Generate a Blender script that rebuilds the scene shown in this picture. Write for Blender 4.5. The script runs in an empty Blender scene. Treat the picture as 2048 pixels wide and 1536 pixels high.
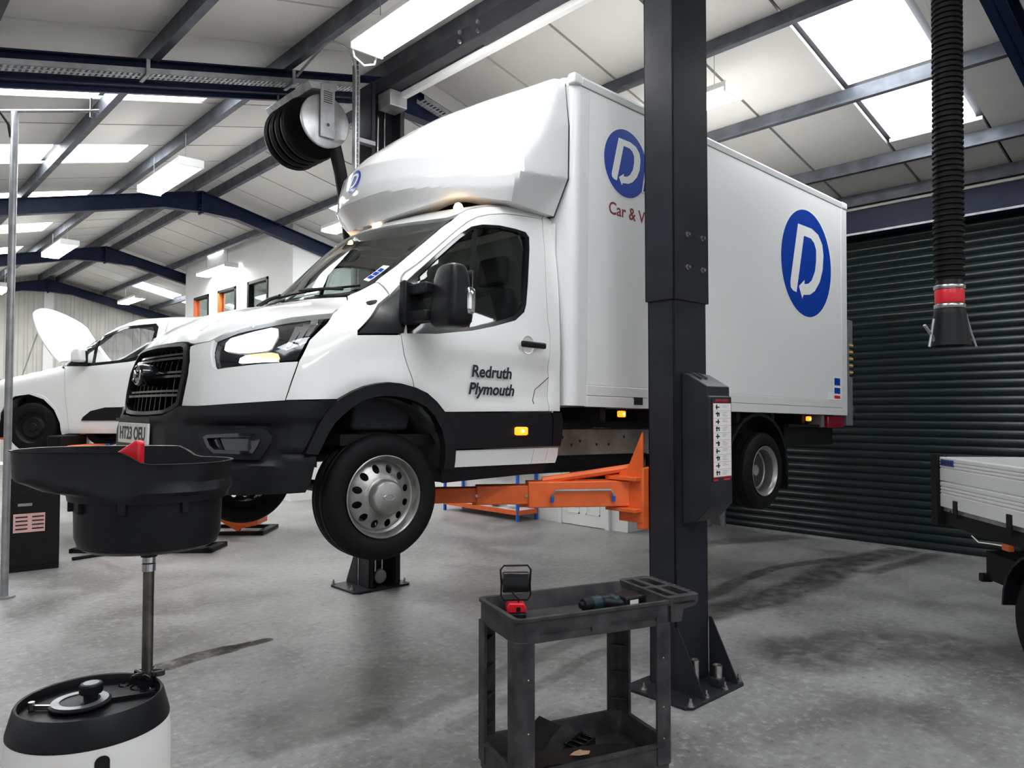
import bpy, bmesh, math, random
import numpy as np
from mathutils import Vector, Matrix
from mathutils.geometry import delaunay_2d_cdt

# ------------------------------------------------------------------ camera, world, light, exposure
sc = bpy.context.scene
COL = sc.collection
F_PX = 1487.0
PITCH = math.atan(49 / F_PX)
PSI = math.radians(47.18)
cam_data = bpy.data.cameras.new('camera')
cam_data.sensor_width = 36.0
cam_data.lens = 36.0 * F_PX / 2048.0
cam_data.clip_end = 200
cam = bpy.data.objects.new('camera', cam_data)
COL.objects.link(cam)
fw = Vector((math.cos(PSI) * math.cos(PITCH), math.sin(PSI) * math.cos(PITCH), math.sin(PITCH)))
rt = Vector((math.sin(PSI), -math.cos(PSI), 0))
up = rt.cross(fw)
cam.matrix_world = Matrix(((rt.x, up.x, -fw.x, 0), (rt.y, up.y, -fw.y, 0), (rt.z, up.z, -fw.z, 1.75), (0, 0, 0, 1)))
sc.camera = cam

world = bpy.data.worlds.new('overcast_sky')
sc.world = world
world.use_nodes = True
bg = world.node_tree.nodes['Background']
bg.inputs[0].default_value = (0.93, 0.96, 1.0, 1)
SKY = .8
bg.inputs[1].default_value = SKY

sc.view_settings.view_transform = 'Standard'
sc.view_settings.look = 'None'
sc.view_settings.gamma = 1.0
sc.view_settings.use_curve_mapping = False
sc.view_settings.exposure = 0.48
sc.cycles.use_denoising = True
sc.cycles.max_bounces = 8
sc.cycles.diffuse_bounces = 4
sc.cycles.glossy_bounces = 4
sc.cycles.transmission_bounces = 6
sc.cycles.transparent_max_bounces = 8
sc.cycles.caustics_reflective = False
sc.cycles.caustics_refractive = False
sc.cycles.sample_clamp_indirect = 6.0

TUBE = 34.0        # strength of a fluorescent diffuser
ROOFLIGHT = 9.0    # daylight through a roof light

def portal(name, loc, rot, sx, sy):
    l = bpy.data.lights.new(name, 'AREA')
    l.shape = 'RECTANGLE'; l.size = sx; l.size_y = sy
    l.cycles.is_portal = True
    o = bpy.data.objects.new(name, l); COL.objects.link(o)
    o.location = loc; o.rotation_euler = rot
    return o
# unseen openings: side door inferred from the lit cab, end opening added for light
portal('door_daylight_side', (-2.02, 2.6, 1.7), (0, math.radians(-90), 0), 3.4, 6.8)
portal('added_end_daylight', (3.6, -4.92, 2.05), (math.radians(90), 0, 0), 9.0, 4.1)
# ------------------------------------------------------------------ helpers
random.seed(7)
R = math.radians
PI = math.pi

def mat(name, col=(.8, .8, .8), rough=.5, metal=0., coat=0., emit=0., ecol=None, noise=0., nscale=8., bump=0., bscale=60., var=None, trans=0., ior=1.45, spec=None, detail=6.):
    m = bpy.data.materials.new(name); m.use_nodes = True
    nt = m.node_tree; n = nt.nodes; l = nt.links
    b = n['Principled BSDF']
    c = (*col, 1)
    b.inputs['Base Color'].default_value = c
    b.inputs['Roughness'].default_value = rough
    b.inputs['Metallic'].default_value = metal
    b.inputs['Coat Weight'].default_value = coat
    b.inputs['Coat Roughness'].default_value = .04
    b.inputs['Transmission Weight'].default_value = trans
    b.inputs['IOR'].default_value = ior
    if spec is not None: b.inputs['Specular IOR Level'].default_value = spec
    if emit:
        b.inputs['Emission Color'].default_value = (*(ecol or col), 1)
        b.inputs['Emission Strength'].default_value = emit
    if noise or bump:
        tc = n.new('ShaderNodeTexCoord')
    if noise:
        t = n.new('ShaderNodeTexNoise'); t.inputs['Scale'].default_value = nscale; t.inputs['Detail'].default_value = detail
        l.new(tc.outputs['Object'], t.inputs['Vector'])
        cr = n.new('ShaderNodeValToRGB'); cr.color_ramp.elements[0].position = .3; cr.color_ramp.elements[1].position = .7
        d = var or tuple(max(0, x * (1 - noise)) for x in col)
        cr.color_ramp.elements[0].color = (*d, 1); cr.color_ramp.elements[1].color = c
        l.new(t.outputs['Fac'], cr.inputs['Fac']); l.new(cr.outputs['Color'], b.inputs['Base Color'])
        mr = n.new('ShaderNodeMapRange'); mr.inputs['To Min'].default_value = min(1, rough * 1.25); mr.inputs['To Max'].default_value = rough * .85
        l.new(t.outputs['Fac'], mr.inputs['Value']); l.new(mr.outputs['Result'], b.inputs['Roughness'])
    if bump:
        t2 = n.new('ShaderNodeTexNoise'); t2.inputs['Scale'].default_value = bscale; t2.inputs['Detail'].default_value = 3
        l.new(tc.outputs['Object'], t2.inputs['Vector'])
        bm_ = n.new('ShaderNodeBump'); bm_.inputs['Strength'].default_value = bump; bm_.inputs['Distance'].default_value = .002
        l.new(t2.outputs['Fac'], bm_.inputs['Height']); l.new(bm_.outputs['Normal'], b.inputs['Normal'])
    return m

def glassmat(name, tint=(.9, .95, .93), fac=.12):
    m = bpy.data.materials.new(name); m.use_nodes = True
    nt = m.node_tree; n = nt.nodes; l = nt.links
    n.clear()
    o = n.new('ShaderNodeOutputMaterial'); mx = n.new('ShaderNodeMixShader')
    t = n.new('ShaderNodeBsdfTransparent'); t.inputs[0].default_value = (*tint, 1)
    g = n.new('ShaderNodeBsdfGlossy'); g.inputs['Roughness'].default_value = .02
    fr = n.new('ShaderNodeLayerWeight'); fr.inputs[0].default_value = .5
    pw = n.new('ShaderNodeMath'); pw.operation = 'POWER'; pw.inputs[1].default_value = 4.0
    ad = n.new('ShaderNodeMath'); ad.operation = 'MULTIPLY_ADD'; ad.inputs[1].default_value = .9; ad.inputs[2].default_value = .03 + fac
    l.new(fr.outputs['Facing'], pw.inputs[0]); l.new(pw.outputs[0], ad.inputs[0]); l.new(ad.outputs[0], mx.inputs[0])
    l.new(t.outputs[0], mx.inputs[1]); l.new(g.outputs[0], mx.inputs[2]); l.new(mx.outputs[0], o.inputs[0])
    return m

M = {}
M['white_paint'] = mat('white_paint', (.80, .80, .785), .22, coat=.6, noise=.03, nscale=3)
M['box_white'] = mat('box_white', (.80, .80, .79), .33, coat=.25, noise=.03, nscale=1.2)
M['alu_white'] = mat('alu_white', (.74, .74, .735), .35, coat=.2, noise=.05, nscale=6)
M['fairing_white'] = mat('fairing_white', (.80, .80, .80), .12, coat=.9)
M['plastic'] = mat('black_plastic', (.0105, .011, .0135), .36, noise=.35, nscale=14, bump=.35, bscale=420, spec=0.22)
M['plastic_gloss'] = mat('gloss_black_plastic', (.007, .0075, .0095), .15, coat=.4)
M['trolley'] = mat('worn_trolley_plastic', (.062, .060, .062), .5, noise=.7, nscale=9, var=(.018, .018, .02), bump=.5, bscale=90, detail=12, spec=0.25)
M['rubber'] = mat('tyre_rubber', (.0075, .0075, .0085), .55, noise=.3, nscale=20, bump=.3, bscale=200, spec=0.18)
M['steel'] = mat('silver_steel', (.44, .43, .41), .34, metal=.85, noise=.25, nscale=7)
M['chrome'] = mat('chrome', (.75, .75, .76), .12, metal=1.)
M['bolt'] = mat('zinc_bolt', (.62, .61, .58), .28, metal=1., noise=.4, nscale=40)
M['galv'] = mat('galvanised_steel', (.42, .43, .45), .42, metal=.7, noise=.35, nscale=9)
M['purlin'] = mat('purlin_steel', (.13, .14, .165), .5, metal=.5, noise=.45, nscale=5)
M['navy'] = mat('navy_paint', (.006, .014, .05), .42, noise=.3, nscale=6, spec=0.3)
M['lift_grey'] = mat('dark_grey_powder_coat', (.023, .0245, .031), .36, noise=.4, nscale=5, bump=.25, bscale=500, detail=12, spec=0.28)
M['orange'] = mat('orange_paint', (.84, .145, .03), .42, noise=.18, nscale=7)
M['blue_paint'] = mat('blue_rack_paint', (.01, .12, .55), .4)
M['red'] = mat('red_plastic', (.66, .015, .03), .32)
M['chassis'] = mat('chassis_black', (.008, .008, .0095), .5, noise=.4, nscale=10, spec=0.25)
M['dirty_steel'] = mat('grimy_steel', (.42, .385, .34), .5, metal=.3, noise=.8, nscale=5, var=(.20, .17, .14), detail=4)
M['liner'] = mat('grey_arch_liner', (.085, .083, .08), .8, noise=.6, nscale=9)
M['glass'] = glassmat('vehicle_glass', (.74, .82, .80), .05)
M['clear'] = glassmat('clear_lens', (.92, .93, .95), .04)
M['screen_glass'] = glassmat('windscreen_glass', (.72, .79, .76), .07)
M['seat'] = mat('seat_fabric', (.02, .021, .024), .85)
M['blue'] = mat('logo_blue', (.003, .045, .36), .3, coat=.3)
M['logo_white'] = mat('logo_white', (.82, .82, .81), .35)
M['maroon'] = mat('maroon_lettering', (.22, .01, .025), .35)
M['ink'] = mat('black_lettering', (.012, .014, .022), .4)
M['plate_white'] = mat('number_plate_white', (.85, .83, .76), .35)
M['paper'] = mat('white_paper', (.85, .84, .84), .6)
M['amber_lit'] = mat('lit_amber_lens', (.9, .28, .02), .3, emit=1.7, ecol=(1., .24, .01))
M['amber_core'] = mat('amber_bulb', (1., .8, .4), .3, emit=9., ecol=(1., .55, .15))
M['lamp_lit'] = mat('lit_headlamp', (1, 1, 1), .3, emit=3.2, ecol=(.90, .97, 1.))
M['lamp_warm'] = mat('lit_indicator_bulb', (1, .7, .4), .3, emit=2.2, ecol=(1., .42, .12))
M['roof_lamp'] = mat('lit_marker_lamp', (1., .8, .6), .3, emit=9., ecol=(1., .66, .40))
M['red_lens'] = mat('red_lamp_lens', (.25, .008, .03), .12, coat=.6)
M['tube'] = mat('lit_diffuser', (1, 1, 1), .5, emit=TUBE, ecol=(1., .985, .96))
M['fitting'] = mat('white_light_fitting', (.82, .82, .81), .4)
M['roof_sheet'] = mat('white_roof_liner', (.66, .645, .62), .6, noise=.07, nscale=.8)
M['rooflight'] = mat('roof_light_sheet', (.8, .85, .83), .5, emit=ROOFLIGHT, ecol=(.93, .97, 1.))
M['dark_joint'] = mat('dark_gasket', (.03, .03, .034), .7)
M['wall_white'] = mat('white_wall', (.78, .78, .77), .65, noise=.05, nscale=1.5)
M['clad'] = mat('cream_cladding', (.56, .55, .51), .5, noise=.12, nscale=2)
M['shutter'] = mat('green_shutter_slat', (.012, .021, .022), .30, noise=.3, nscale=2)
M['door_white'] = mat('white_door', (.80, .81, .80), .4)
M['wood'] = mat('torn_brown_liner', (.62, .38, .25), .8, noise=.3, nscale=30)
M['canvas'] = mat('black_plastic_sheet', (.008, .0085, .009), .35)
M['translucent'] = mat('white_tank', (.80, .79, .76), .38, noise=.06, nscale=3)
M['green'] = mat('green_cloth', (.05, .36, .03), .8)
M['makita'] = mat('teal_tool_body', (.004, .028, .030), .45)
M['yellow'] = mat('yellow_chevron', (.75, .48, .08), .5)
M['ground'] = mat('yard_concrete', (.13, .13, .125), .9, noise=.2, nscale=1.)

class Mb:
    """collects shapes; build() links them as one mesh object"""
    def __init__(s): s.v = []; s.f = []
    def add(s, v, f):
        o = len(s.v); s.v += [tuple(p) for p in v]; s.f += [tuple(i + o for i in q) for q in f]; return s
    def box(s, x0, x1, y0, y1, z0, z1, mtx=None):
        v = [(x, y, z) for z in (z0, z1) for y in (y0, y1) for x in (x0, x1)]
        if mtx is not None: v = [tuple(mtx @ Vector(p)) for p in v]
        return s.add(v, [(0, 2, 3, 1), (4, 5, 7, 6), (0, 1, 5, 4), (2, 6, 7, 3), (0, 4, 6, 2), (1, 3, 7, 5)])
    def cyl(s, a, b, r, n=16, r2=None, cap=True):
        a, b = Vector(a), Vector(b); r2 = r if r2 is None else r2
        d = (b - a).normalized(); u = d.orthogonal().normalized(); w = d.cross(u)
        v = []
        for c, q in ((a, r), (b, r2)):
            for i in range(n):
                t = 2 * PI * i / n; v.append(tuple(c + u * math.cos(t) * q + w * math.sin(t) * q))
        f = [(i, (i + 1) % n, n + (i + 1) % n, n + i) for i in range(n)]
        if cap: f += [tuple(range(n - 1, -1, -1)), tuple(range(n, 2 * n))]
        return s.add(v, f)
    def tube(s, pts, r, n=10, cap=True):
        pts = [Vector(p) for p in pts]; v = []; f = []; u = None
        for k, p in enumerate(pts):
            d = (pts[min(k + 1, len(pts) - 1)] - pts[max(k - 1, 0)]).normalized()
            u = d.orthogonal().normalized() if u is None else (u - d * u.dot(d)).normalized()
            w = d.cross(u)
            rr = r[k] if isinstance(r, (list, tuple)) else r
            for i in range(n):
                t = 2 * PI * i / n; v.append(tuple(p + u * math.cos(t) * rr + w * math.sin(t) * rr))
        for k in range(len(pts) - 1):
            for i in range(n):
                f.append((k * n + i, k * n + (i + 1) % n, (k + 1) * n + (i + 1) % n, (k + 1) * n + i))
        if cap: f += [tuple(range(n - 1, -1, -1)), tuple(range((len(pts) - 1) * n, len(pts) * n))]
        return s.add(v, f)
    def lathe(s, prof, n=48, o=(0, 0, 0), ax='z', sx=1., sy=1., a0=0., a1=2 * PI):
        full = abs(a1 - a0 - 2 * PI) < 1e-6; m = n if full else n + 1
        v = []; f = []
        for (r, h) in prof:
            for i in range(m):
                t = a0 + (a1 - a0) * i / n; c, d = r * math.cos(t) * sx, r * math.sin(t) * sy
                p = (c, d, h) if ax == 'z' else ((c, h, d) if ax == 'y' else (h, c, d))
                v.append((p[0] + o[0], p[1] + o[1], p[2] + o[2]))
        for k in range(len(prof) - 1):
            for i in range(n):
                j = (i + 1) % m
                q = (k * m + i, k * m + j, (k + 1) * m + j, (k + 1) * m + i)
                f.append(q if ax != 'y' else q[::-1])
        return s.add(v, f)
    def prism(s, poly, a, b, ax='y', mtx=None):
        """polygon in the plane across ax, from a to b along ax; ax y: (x,z), x: (y,z), z: (x,y)"""
        n = len(poly); v = []
        for h in (a, b):
            for p in poly:
                q = (p[0], h, p[1]) if ax == 'y' else ((h, p[0], p[1]) if ax == 'x' else (p[0], p[1], h))
                v.append(tuple(mtx @ Vector(q)) if mtx is not None else q)
        f = [(i, (i + 1) % n, n + (i + 1) % n, n + i) for i in range(n)]
        f += [tuple(range(n - 1, -1, -1)), tuple(range(n, 2 * n))]
        return s.add(v, f)
    def sphere(s, c, r, n=16, sz=1., half=False):
        prof = [(r * math.sin(PI * k / n), r * sz * math.cos(PI * k / n)) for k in range(0, (n // 2 if half else n) + 1)]
        return s.lathe(prof, 2 * n, c)
    def mesh(s, name, smooth=35):
        me = bpy.data.meshes.new(name); me.from_pydata(s.v, [], s.f); me.validate()
        bm = bmesh.new(); bm.from_mesh(me); bmesh.ops.recalc_face_normals(bm, faces=bm.faces); bm.to_mesh(me); bm.free()
        if smooth:
            me.polygons.foreach_set('use_smooth', [True] * len(me.polygons))
            me.set_sharp_from_angle(angle=R(smooth))
        return me
    def build(s, name, m, parent=None, bevel=0., smooth=35, seg=2, loc=None):
        me = s.mesh(name, smooth)
        return link(name, me, m, parent, bevel, seg, loc)

def link(name, me, m, parent=None, bevel=0., seg=2, loc=None):
    o = bpy.data.objects.new(name, me); COL.objects.link(o)
    if m is not None and not me.materials: me.materials.append(M[m] if isinstance(m, str) else m)
    if parent is not None: o.parent = parent
    if loc is not None: o.location = loc
    if bevel:
        b = o.modifiers.new('bevel', 'BEVEL'); b.width = bevel; b.segments = seg; b.limit_method = 'ANGLE'; b.angle_limit = R(40)
        b.harden_normals = False
    return o
def copy(o, parent=None, loc=None, rot=None):
    c = o.copy(); COL.objects.link(c); c.parent = parent
    if loc is not None: c.location = loc
    if rot is not None: c.rotation_euler = rot
    return c
def copy_tree(o, parent=None, **k):
    c = copy(o, parent, **k)
    for ch in list(o.children): copy_tree(ch, c)
    return c
def tag(o, label=None, cat=None, group=None, kind=None):
    if label: o['label'] = label
    if cat: o['category'] = cat
    if group: o['group'] = group
    if kind: o['kind'] = kind
    return o
def thing(name, label, cat, loc=(0, 0, 0), rz=0., group=None, kind=None):
    o = bpy.data.objects.new(name, None); COL.objects.link(o); o.empty_display_size = .1
    o.location = loc; o.rotation_euler = (0, 0, rz)
    return tag(o, label, cat, group, kind)
def struct(name, mb, m, label=None, cat=None, **k):
    o = mb.build(name, m, **k) if isinstance(mb, Mb) else mb
    return tag(o, label, cat, kind='structure')
def bx(x0, x1, y0, y1, z0, z1, mtx=None): return Mb().box(x0, x1, y0, y1, z0, z1, mtx)
def text_mesh(name, s, size, m, parent, mtx, ext=.001, shear=0., off=0., sx=1., align='CENTER', space=1.):
    cu = bpy.data.curves.new(name, 'FONT'); cu.body = s; cu.size = size; cu.shear = shear; cu.offset = off; cu.extrude = ext
    cu.align_x = align; cu.align_y = 'CENTER'; cu.space_character = space; cu.resolution_u = 4
    o = bpy.data.objects.new(name, cu); COL.objects.link(o)
    bpy.context.view_layer.update()
    me = bpy.data.meshes.new_from_object(o.evaluated_get(bpy.context.evaluated_depsgraph_get()))
    bpy.data.objects.remove(o); bpy.data.curves.remove(cu)
    if sx != 1.: me.transform(Matrix.Diagonal((sx, 1, 1, 1)))
    me.transform(mtx); me.name = name
    return link(name, me, m, parent)
def frame_mtx(o, ex, ey):
    """matrix taking local x,y,z to ex, ey, ex x ey at o"""
    ex = Vector(ex).normalized(); ey = Vector(ey).normalized(); ez = ex.cross(ey)
    return Matrix(((ex.x, ey.x, ez.x, o[0]), (ex.y, ey.y, ez.y, o[1]), (ex.z, ey.z, ez.z, o[2]), (0, 0, 0, 1)))

# ---- signed distance hulls and panels laid onto them
def psdf(px, pz, P):
    d = np.full(px.shape, 1e9); s = np.ones(px.shape); n = len(P)
    for i in range(n):
        a = P[i]; b = P[i - 1]
        ex, ez = b[0] - a[0], b[1] - a[1]; wx, wz = px - a[0], pz - a[1]
        t = np.clip((wx * ex + wz * ez) / (ex * ex + ez * ez), 0, 1)
        gx, gz = wx - ex * t, wz - ez * t
        d = np.minimum(d, gx * gx + gz * gz)
        c1 = pz >= a[1]; c2 = pz < b[1]; c3 = ex * wz > ez * wx
        s = np.where((c1 & c2 & c3) | (~c1 & ~c2 & ~c3), -s, s)
    return s * np.sqrt(d)
def smax(a, b, k):
    h = np.clip(.5 - .5 * (b - a) / k, 0, 1)
    return b * (1 - h) + a * h + k * h * (1 - h)
def march(f, o, d, off=0., n=60):
    t = np.zeros(len(o))
    for i in range(n):
        p = o + d * t[:, None]
        s = np.clip(f(p[:, 0], p[:, 1], p[:, 2]) - off, -.2, .6) * .85
        t = t + s
        if np.abs(s).max() < 2e-5: break
    return o + d * t[:, None]
def grad(f, p):
    e = 1e-3; g = np.zeros_like(p)
    for k in range(3):
        q = p.copy(); q[:, k] += e; r = p.copy(); r[:, k] -= e
        g[:, k] = f(q[:, 0], q[:, 1], q[:, 2]) - f(r[:, 0], r[:, 1], r[:, 2])
    return g / np.maximum(np.linalg.norm(g, axis=1)[:, None], 1e-9)
XC = -.2
def rays(kind, q):
    n = len(q); o = np.zeros((n, 3)); d = np.zeros((n, 3))
    if kind == 'S':
        o[:, 0] = q[:, 0]; o[:, 2] = q[:, 1]; o[:, 1] = -2.2; d[:, 1] = 1
    elif kind == 'C':
        o[:, 0] = XC - 2.5 * np.cos(q[:, 0]); o[:, 1] = -2.5 * np.sin(q[:, 0]); o[:, 2] = q[:, 1]
        d[:, 0] = np.cos(q[:, 0]); d[:, 1] = np.sin(q[:, 0])
    elif kind == 'T':
        e = np.array((.89, 0, .456)); nn = np.array((-.456, 0, .89))
        o[:] = q[:, 1:2] * e + nn * 4; o[:, 1] = q[:, 0]; d[:] = -nn
    elif kind == 'Z':
        o[:, 0] = q[:, 0]; o[:, 1] = q[:, 1]; o[:, 2] = 5; d[:, 2] = -1
    return o, d
def in_poly(P, x, y):
    c = np.zeros(x.shape, bool); n = len(P)
    for i in range(n):
        x1, y1 = P[i]; x2, y2 = P[i - 1]
        if y1 == y2: continue
        k = ((y1 > y) != (y2 > y)) & (x < (x2 - x1) * (y - y1) / (y2 - y1) + x1)
        c ^= k
    return c
def edge_dist(P, q):
    d = np.full(len(q), 1e9)
    for i in range(len(P)):
        a = np.array(P[i]); b = np.array(P[i - 1]); e = b - a; w = q - a
        t = np.clip((w @ e) / max(e @ e, 1e-12), 0, 1); d = np.minimum(d, np.linalg.norm(w - t[:, None] * e, axis=1))
    return d
def resample(P, step):
    out = []
    for i in range(len(P)):
        a = np.array(P[i], float); b = np.array(P[(i + 1) % len(P)], float)
        k = max(1, int(np.ceil(np.linalg.norm(b - a) / step)))
        for j in range(k): out.append(tuple(a + (b - a) * j / k))
    return out
def inset(P, d):
    n = len(P); A = sum(P[i - 1][0] * P[i][1] - P[i][0] * P[i - 1][1] for i in range(n)); s = 1 if A > 0 else -1
    out = []
    for i in range(n):
        p0, p, p1 = np.array(P[i - 1]), np.array(P[i]), np.array(P[(i + 1) % n])
        e0 = p - p0; e1 = p1 - p; e0 = e0 / max(np.linalg.norm(e0), 1e-9); e1 = e1 / max(np.linalg.norm(e1), 1e-9)
        n0 = s * np.array((-e0[1], e0[0])); n1 = s * np.array((-e1[1], e1[0])); m = n0 + n1
        k = 1 / max(.5, (m @ m) / 2) if m @ m > .2 else 1
        out.append(tuple(p + m * d * k * (1 if m @ m > .2 else 0)))
    return out
def panel_mesh(f, kind, outline, holes=(), off=0., thick=.015, step=.05, gap=.003, mirror=False, fn=None):
    P = resample(inset(list(outline), gap) if gap else list(outline), step)
    H = [resample(list(h), step) for h in holes]
    xs = [p[0] for p in P]; ys = [p[1] for p in P]
    g = []; r = 0; y = min(ys)
    while y < max(ys):
        x = min(xs) + (step / 2 if r % 2 else 0)
        while x < max(xs): g.append((x, y)); x += step
        y += step * .87; r += 1
    g = np.array(g) if g else np.zeros((0, 2))
    if len(g):
        k = in_poly(P, g[:, 0], g[:, 1]) & (edge_dist(P, g) > step * .45)
        for h in H: k &= ~in_poly(h, g[:, 0], g[:, 1]) & (edge_dist(h, g) > step * .45)
        g = g[k]
    V = [Vector(p) for p in P]; E = [(i, (i + 1) % len(P)) for i in range(len(P))]
    for h in H:
        o = len(V); V += [Vector(p) for p in h]; E += [(o + i, o + (i + 1) % len(h)) for i in range(len(h))]
    V += [Vector(p) for p in g]
    v2, e2, f2, *_ = delaunay_2d_cdt(V, E, [], 0, 1e-5)
    q = np.array([tuple(p) for p in v2])
    tris = [t for t in f2]
    c = np.array([q[list(t)].mean(0) for t in tris])
    ok = in_poly(P, c[:, 0], c[:, 1])
    for h in H: ok &= ~in_poly(h, c[:, 0], c[:, 1])
    tris = [t for t, b in zip(tris, ok) if b]
    o, d = rays(kind, q)
    p = march(f, o, d, off)
    if fn is not None: p = fn(p)
    nrm = grad(f, p)
    back = p - nrm * thick
    cnt = {}
    for t in tris:
        for a, b in zip(t, t[1:] + t[:1]): cnt[(a, b)] = 1
    rim = [(a, b) for (a, b) in cnt if (b, a) not in cnt]
    n = len(p); verts = np.concatenate([p, back]) if thick else p
    faces = [tuple(t) for t in tris]
    if thick: faces += [(b, a, n + a, n + b) for a, b in rim]
    # outward winding
    t = faces[0]; tn = np.cross(p[t[1]] - p[t[0]], p[t[2]] - p[t[0]])
    if tn @ nrm[t[0]] < 0: faces = [x[::-1] for x in faces]
    if mirror:
        verts = verts * np.array((1, -1, 1)); faces = [x[::-1] for x in faces]
    return verts, faces
def panel(name, f, kind, outline, m, parent, smooth=40, **k):
    v, fc = panel_mesh(f, kind, outline, **k)
    me = bpy.data.meshes.new(name); me.from_pydata(v.tolist(), [], fc)
    me.polygons.foreach_set('use_smooth', [True] * len(me.polygons)); me.set_sharp_from_angle(angle=R(smooth))
    # drop unused vertices
    bm = bmesh.new(); bm.from_mesh(me); bmesh.ops.delete(bm, geom=[x for x in bm.verts if not x.link_faces], context='VERTS'); bm.to_mesh(me); bm.free()
    return link(name, me, m, parent)
def both(name, f, kind, outline, m, parent, **k):
    return panel(name, f, kind, outline, m, parent, **k), panel(name, f, kind, outline, m, parent, mirror=True, **k)
# ------------------------------------------------------------------ the hall
XR = 4.76; SL = .24; ZR = 5.70
def zroof(x): return ZR - SL * abs(x - XR)
XL, XE, Y0, Y1 = -2.0, 9.98, -4.9, 25.3

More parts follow.
